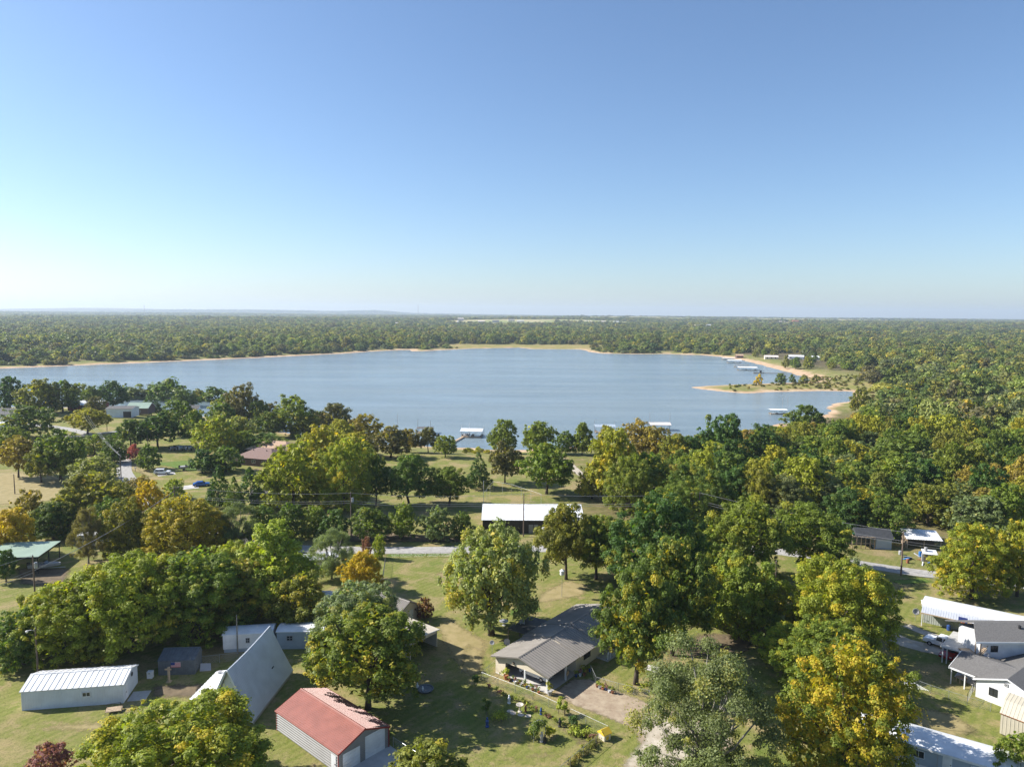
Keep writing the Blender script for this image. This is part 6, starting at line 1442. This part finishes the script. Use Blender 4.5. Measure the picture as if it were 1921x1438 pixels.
r = thing('birdbath', 'pale stone birdbath on the bare soil', 'birdbath', (1.31, 85.67)); MB().lathe([(.28, 0), (.25, .08), (.1, .15), (.08, .7), (.16, .78)], 12).build('pedestal', 'stone', r); MB().lathe([(.16, .78), (.46, .9), (.48, .98), (.42, .98), (.1, .88)], 16).build('bowl', 'stone', r)
for i, q in enumerate(((0.09, 85.77), (0.49, 85.30), (1.43, 84.95), (2.36, 84.72))):
    rs = random.Random(i); n_ = 9; tag(MB().prism([(.42 * rs.uniform(.8, 1.15) * math.cos(6.283 * k / n_), .36 * rs.uniform(.8, 1.15) * math.sin(6.283 * k / n_)) for k in range(n_)], 0, .05).build('stepping_stone', 'stone', None, q), '%s pale stepping stone counting from the left by the birdbath' % ('first', 'second', 'third', 'fourth')[i], 'stone')
r = thing('yellow_roof_box', 'little box with a bright yellow roof at the garden fence end', 'planter box', (11.33, 80.10), 35)
MB().box(-.5, .5, -.5, .5, .0, .75).build('box', 'cream', r); MB().extrude_x([(-.62, .75), (.62, .75), (.62, .83), (0, 1.3), (-.62, .83)], -.62, .62).build('roof', 'yellow', r); MB().box(-.2, .2, -.53, -.505, .1, .5).build('front_panel', 'yellow', r)
r = thing('sun_wheel', 'round wooden wheel ornament on a carport post', 'ornament', (*hloc(4.4, -4.95), 1.05), 52); MB().tube((0, -.03, 0), (0, .03, 0), .32, n=18).build('disc', 'palewood', r); MB().tube((0, -.05, 0), (0, .05, 0), .08, n=10).build('hub', 'wood', r); MB().box(-.03, .03, .02, .05, -1.05, -.28).build('stake', 'wood', r)
r = thing('birdhouse', 'white purple martin birdhouse on a tall pole', 'birdhouse', (9.19, 122.61)); MB().tube((0, 0, 0), (0, 0, 4.1), .04).build('pole', 'galv', r); MB().prism([(.42 * math.cos(k * 1.047), .42 * math.sin(k * 1.047)) for k in range(6)], 4.1, 4.8).build('house_box', 'white', r)
MB().lathe([(.52, 4.8), (.5, 4.84), (.02, 5.15)], 6).build('roof', 'white', r)
r = thing('garden_table', 'pale round garden table under the weeping tree', 'table', (-1.03, 110.82)); MB().lathe([(.03, .7), (.75, .7), (.75, .75), (.02, .76)], 16).build('table_top', 'greyplastic', r); MB().lathe([(.3, 0), (.06, .06), (.06, .7)], 10).build('pedestal', 'greyplastic', r)
r = thing('blue_chair', 'blue plastic lawn chair at the trunk of the weeping tree', 'chair', (-2.65, 110.00), 30); MB().box(-.28, .28, -.25, .28, .38, .43).build('seat', 'bluetarp', r); MB().box(-.28, .28, .24, .29, .43, .95).build('backrest', 'bluetarp', r)
for x in (-.25, .22):
    for y in (-.23, .22): MB().box(x, x + .04, y, y + .04, 0, .38).build('leg', 'bluetarp', r)
r = thing('lawn_swing', 'tilted porch swing frame with a pale seat on the left lawn', 'swing', (-49.68, 84.95), 20)
MB().slab((-.9, -.5, .35), (.9, -.5, .3), (.9, .5, .4), (-.9, .5, .45), .08).build('seat', 'palewood', r)
for x in (-.95, .95): MB().path([(x, -.5, 0), (x * .8, 0, 1.1), (x, .6, 0)], [.03] * 3, 6).build('frame', 'black', r)
MB().tube((-.76, 0, 1.1), (.76, 0, 1.1), .03).build('top_bar', 'black', r)
r = thing('pond_tub', 'oval tub pond with white swans in the tree shade', 'pond', (-11.25, 90.62), 20); MB().lathe([(.9, 0), (1.1, .25), (1.12, .3), (1.0, .3), (.9, .2), (.02, .2)], 18).build('basin', 'darkmetal', r)
statue('left swan figure at the tub pond', (-12.35, 90.88), 'white', .9); statue('right swan figure at the tub pond', (-11.56, 90.21), 'white', .8)
r = thing('porch_chair', 'red lawn chair on the porch of the white house', 'chair', (64.46, 96.36), 40); MB().box(-.3, .3, -.3, .3, .4, .46).build('seat', 'carred', r); MB().box(-.3, .3, .25, .31, .46, 1.0).build('backrest', 'carred', r)
for x in (-.28, .24):
    for y in (-.28, .24): MB().box(x, x + .05, y, y + .05, 0, .4).build('leg', 'carred', r)
r = thing('patio_table', 'small wooden table on the porch of the white house', 'table', (62.43, 93.97), 10); MB().box(-.6, .6, -.4, .4, .68, .74).build('table_top', 'palewood', r)
for x in (-.55, .48):
    for y in (-.35, .28): MB().box(x, x + .07, y, y + .07, 0, .68).build('leg', 'palewood', r)
patch('porch_floor', [(62.38, 95.43), (63.41, 92.85), (64.78, 94.30), (64.37, 97.42)], 'slab', .03, .2)
r = thing('propane_tank', 'small pale tank beside the grey mobile home wall', 'tank', (70.6, 110.2), -36); MB().lathe([(.1, 0), (.3, .05), (.3, .8), (.2, .95), (.05, 1.0)], 12).build('tank_body', 'bluepot', r); MB().lathe([(.08, 1.0), (.1, 1.12), (.02, 1.14)], 8).build('valve', 'galv', r)
for i, (q, lb) in enumerate((((73.6, 120.8), 'white bath tub shaped scrap behind the grey mobile home roof'), ((78.4, 117.8), 'second pale scrap tub behind the grey mobile home'))):
    o = thing('old_tub', lb, 'tub', q, 20 + 30 * i); MB().extrude_x([(-.45, 0), (.45, 0), (.55, .6), (-.55, .6)], -1.2, 1.2).build('shell', 'white', o); MB().box(-1.25, 1.25, -.6, .6, .6, .66).build('rim', 'white', o)
r = thing('mail_box', 'mail box on a post beside the left road', 'mailbox', (-118.26, 219.92)); MB().box(-.05, .05, -.05, .05, 0, 1.05).build('post', 'wood', r); MB().extrude_x([(-.12, 1.05), (.12, 1.05), (.12, 1.2), (0, 1.3), (-.12, 1.2)], -.28, .28).build('box', 'greyplastic', r)
r = thing('roadside_sign', 'small pale signboard beside the cedar row', 'sign', (-16.94, 158.14)); MB().box(-.06, .06, -.06, .06, 0, 1.6).build('post', 'wood', r); MB().box(-.5, .5, -.1, -.06, .4, 1.9).build('board', 'palewood', r)

# ------------------------------------------------------------------ docks
def dock(label, loc, rot, L=9, W=7, roof='whiteroof', piles=(), walk=0, hz=3.0, gab=.8, grp=None):
    r = thing('boat_dock', label, 'boat dock', (*loc, LAKE_Z), rot, grp)
    MB().box(-L / 2, L / 2, -W / 2, -W / 2 + 1.2, .12, .5).build('deck', 'palewood', r)
    for x in (-L / 2, -.5, L / 2 - 1.0): MB().box(x, x + 1.0, -W / 2 + 1.2, W / 2, .12, .48).build('deck_finger', 'wood', r)
    for x in (-L / 2 + .1, -L / 6, L / 6, L / 2 - .2):
        for y in (-W / 2 + .1, 0, W / 2 - .2): MB().box(x, x + .1, y, y + .1, .5, hz).build('post', 'galv', r)
    MB().ribbed((-L/2 - .4, -W/2 - .4, hz), (L + .8, 0, 0), (0, W/2 + .4, gab), .8, .05, .08).build('roof_slope', roof, r); MB().ribbed((L/2 + .4, W/2 + .4, hz), (-L - .8, 0, 0), (0, -W/2 - .4, gab), .8, .05, .08).build('roof_slope', roof, r)
    MB().extrude_x([(-W/2, hz), (W/2, hz), (0, hz + gab - .06)], L/2 - .05, L/2).build('gable_end', 'bluegrey', r)
    for x, y, h in piles: MB().tube((x, y, -2), (x, y, h), .1, n=7).build('piling', 'galv', r)
    if walk: MB().hexa([(-L/2 + .2, -W/2, .3), (-L/2 + 1.5, -W/2, .3), (-L/2 - .6, -W/2 - walk, .5), (-L/2 - 1.9, -W/2 - walk, .5), (-L/2 + .2, -W/2, .42), (-L/2 + 1.5, -W/2, .42), (-L/2 - .6, -W/2 - walk, .62), (-L/2 - 1.9, -W/2 - walk, .62)]).build('gangway', 'palewood', r)
    return r
dock('white roofed boat dock with a gangway near the lake lawn', (-18.14, 324.46), -4, 9.5, 8, 'whiteroof', ((-5.2, 1, 5), (5, 4, 4.5), (-2, 4.5, 5.5)), 14)
boat('motor boat moored at the white roofed dock', ((-22.56, 324.25)[0], (-22.56, 324.25)[1]), 55, 5.5, False, 'greyplastic', LAKE_Z)
dock('pale blue roofed boathouse behind a shore tree', (44.83, 339.46), 0, 9.2, 6, 'bluegrey', ((-4.9, 0, 6), (4.8, 0, 5.5)), 0)
dock('pale pink roofed boathouse behind the rust orange tree', (72.93, 347.22), 0, 9.5, 6, 'pinkroof', ((-4.9, 0, 9), (5, 0, 8.2)), 0)
dock('small white roofed dock in the cove', (154.16, 408.70), -3, 9.2, 4.5, 'whiteroof', ((2.8, 1, 9.5), (5.5, 1, 9.8)), 0, 2.6, .3)
dock('grey open dock left of the white roofed dock', (-40.76, 332.30), 0, 7, 5, 'greyroof', ((-3.6, 0, 6.5), (2.4, 0, 6)), 0, 2.6, .3)
dock('nearest covered dock off the far beach', (246.38, 744.55), -8, 19, 11, 'whiteroof', (), 0)
dock('middle covered dock off the far beach', (269.97, 863.98), -5, 16, 9, 'whiteroof', (), 0)
dock('low dock beside the nearest far covered dock', (255.82, 791.48), -5, 15, 8, 'greyroof', (), 0, 2.2, .3)
dock('farthest pale dock off the far beach', (282.04, 927.59), 0, 16, 8, 'pinkroof', (), 0, 2.0, .3)
r = thing('fishing_pier', 'long low fishing pier with a dark shelter behind the sandy spit', 'pier', (*(244.00, 703.42), LAKE_Z), -2)
MB().box(-4, 26, -.8, .8, .3, .6).build('deck', 'wood', r); MB().box(-4, 6, -.8, 3, .3, .62).build('platform', 'wood', r)
for x in (-3.6, -1, 2, 5.6):
    for y in (-.6, 2.8): MB().tube((x, y, -2), (x, y, 3.4), .1, n=6).build('piling', 'black', r)
MB().box(2.2, 3.6, .4, 1.8, .62, 3.0).build('shelter', 'black', r)
for i, (q, h, lb) in enumerate((((-73.60, 333.80), 7, 'left'), ((-70.98, 337.04), 6.5, 'middle'), ((-55.26, 340.97), 7.5, 'right'))):
    o = thing('dock_piling', '%s slim steel piling standing in the lake behind the shore trees' % lb, 'piling', (*q, LAKE_Z - 2)); MB().tube((0, 0, 0), (0, 0, h + 2), .1, n=7).build('pipe', 'galv', o); MB().lathe([(.13, h + 2), (.13, h + 2.1), (.02, h + 2.2)], 7).build('cap', 'black', o)

# ------------------------------------------------------------------ spit shrubs, beach scrub
for i in range(14):
    tn_ = rnd.choice(['olive', 'green', 'dark green']); q = (290 + rnd.uniform(5, 75), 720 + rnd.uniform(0, 260)); s_ = float(lake_sd(np.array([q[0]]), np.array([q[1]]))[0])
    if s_ < 18: continue
    add_tree(q[0], q[1], rnd.uniform(6, 10), rnd.uniform(7, 12), 'R', {'olive': 'olive', 'green': 'green', 'dark green': 'dkgreen'}[tn_], 0, '%s scattered tree behind the far beach, %s' % (tn_, 'near the spit' if q[1] < 800 else 'near the far docks' if q[1] < 900 else 'at the far end'), 'broadleaf_tree', 'scattered trees on the far beach', 'l')
TW2 = dict(yellow='yellow', olive='olive', green='green', yolive='yellow green')
for i in range(26):
    tn_ = rnd.choice(['yellow', 'olive', 'green', 'yolive']); q = (rnd.uniform(-30, 45), rnd.uniform(268, 290)); s_ = float(lake_sd(np.array([q[0]]), np.array([q[1]]))[0])
    if s_ < 5: continue
    add_tree(q[0], q[1], rnd.uniform(.8, 2.2), rnd.uniform(2, 4), 'B', tn_, .1, '%s low scrub at the lake bank, %s' % (TW2[tn_], 'left of the dock line' if q[0] < -12 else 'below the dock' if q[0] < 10 else 'right of the dock'), 'scrub_bush', 'bushes along the lake bank', 'm', 'shrub')

# ------------------------------------------------------------------ far shore houses, town and masts
def far_house(label, px, y, L, W, h, wall, roof, rot=0, cat='house', grp=None, lift=0):
    r = thing('far_house' if cat == 'house' else 'far_building', label, cat, (px, y, gz(px, y) + lift), rot, grp)
    MB().extrude_x([(0, -3), (W, -3), (W, h), (W / 2, h + W * .18), (0, h)], 0, L).build('wall', wall, r)
    MB().slab((-.5, -.6, h - .1), (L + .5, -.6, h - .1), (L + .5, W / 2, h + W * .18 + .15), (-.5, W / 2, h + W * .18 + .15), .2).build('roof_slope', roof, r); MB().slab((-.5, W / 2, h + W * .18 + .15), (L + .5, W / 2, h + W * .18 + .15), (L + .5, W + .6, h - .1), (-.5, W + .6, h - .1), .2).build('roof_slope', roof, r)
    for i in range(max(1, int(L / 5))): MB().box(2 + i * 5, 3.6 + i * 5, -.08, -.01, 1.1, 2.4).build('window', 'glass', r)
    return r
for i, (x, y, L, lb) in enumerate(((322, 905, 16, 'leftmost pale house behind the far beach'), (350, 900, 18, 'second pale house behind the far beach'), (372, 880, 20, 'white house with a long roof behind the far beach'), (398, 860, 14, 'blue grey house among trees behind the far beach'), (438, 850, 12, 'rightmost white house among trees behind the far beach'), (300, 950, 9, 'small dark cabin at the far beach end'))):
    far_house(lb, x, y, L, 9, 3.4, ['cream', 'white', 'white', 'bluegrey', 'white', 'brick'][i], ['pinkroof', 'whiteroof', 'whiteroof', 'bluegrey', 'whiteroof', 'shingle_tan'][i], rnd.uniform(-20, 20))
tw = random.Random(21)
TOWN = [(-190, 3050, 40, 14), (-150, 3120, 70, 14), (-90, 3180, 120, 12), (20, 3200, 110, 10), (-240, 3080, 28, 12), (-20, 3260, 60, 9), (-255, 3330, 46, 16), (-120, 2500, 34, 7), (140, 2440, 26, 7), (165, 2460, 22, 7), (330, 3260, 60, 14), (410, 3300, 66, 13), (470, 3320, 50, 12), (560, 2950, 36, 9), (690, 2690, 34, 9), (740, 2720, 28, 8), (-700, 3900, 70, 9), (-1180, 3700, 50, 9), (-480, 2900, 30, 8), (1330, 3560, 60, 10), (1420, 3620, 90, 12), (1180, 3520, 40, 10), (-320, 2700, 26, 8), (880, 3100, 30, 9), (255, 2880, 34, 9)]
for i, (x, y, L, h) in enumerate(TOWN):
    big = h > 11; wall = tw.choice(['white', 'cream', 'greyplastic', 'greyplastic']); roof = tw.choice(['whiteroof', 'tanroof', 'greyroof', 'pinkroof', 'greyroof'])
    if i == 20: wall, roof = 'terracotta', 'terracotta'
    cw = {'white': 'white', 'cream': 'cream', 'greyplastic': 'grey', 'terracotta': 'red'}[wall]; rw = {'whiteroof': 'bright', 'white': 'white', 'greyroof': 'dark', 'pinkroof': 'pinkish', 'tanroof': 'tan', 'terracotta': 'red'}[roof]; pos_ = 'left of centre' if x / y < -.09 else 'at the centre' if x / y < .06 else 'right of centre' if x / y < .2 else 'far right'
    r = far_house('%s %s building with a %s roof in the distant town, %s' % ('large' if big else 'small', cw, rw, pos_) if i != 20 else 'wide red roofed building on the far right rise', x, y, min(L * .6, 30), 14 if big else 11, h * .35 + 5, wall, roof, tw.uniform(-12, 12), 'building', None if i == 20 else 'buildings of the distant town')
def mast(label, x, y, h, w=1.2):
    r = thing('radio_mast', label, 'radio mast', (x, y, gz(x, y))); n_ = 12
    for k in range(3):
        a = k * 2.094; MB().tube((w * math.cos(a), w * math.sin(a), 0), (w * math.cos(a), w * math.sin(a), h), .45, n=5).build('leg', 'greyplastic', r)
    for j in range(n_):
        z = h * j / n_; z2 = h * (j + 1) / n_; mb = MB()
        mb.path([(w * math.cos(k * 2.094), w * math.sin(k * 2.094), z + (z2 - z) * k / 3) for k in range(4)], [.3] * 4, 4); mb.build('lattice', 'greyplastic', r)
    MB().tube((0, 0, h), (0, 0, h + 8), .35, n=5).build('top_spike', 'greyplastic', r)
mast('left radio mast rising above the horizon', -2700, 5240, 88, 2.2); mast('faint middle radio mast on the horizon', -2380, 8350, 96, 1.4); mast('radio mast right of centre on the horizon', -690, 5220, 96, 2.2)

# ------------------------------------------------------------------ air
hz_ = MB().box(-16800, 16800, -1200, 16800, -12, 240).build('haze', None); hz_['kind'] = 'stuff'; hz_['label'] = 'thin blue haze over the distant woods'; hz_['category'] = 'haze'
hm = bpy.data.materials.new('haze'); hm.use_nodes = True; nt = hm.node_tree
for n_ in list(nt.nodes):
    if n_.type == 'BSDF_PRINCIPLED': nt.nodes.remove(n_)
pv = nt.nodes.new('ShaderNodeVolumePrincipled'); pv.inputs['Color'].default_value = (.72, .85, 1, 1); pv.inputs['Density'].default_value = 8.5e-5; pv.inputs['Anisotropy'].default_value = .2
nt.links.new(pv.outputs[0], nt.nodes['Material Output'].inputs['Volume']); hz_.data.materials.append(hm); hm.cycles.homogeneous_volume = True if hasattr(hm.cycles, 'homogeneous_volume') else None
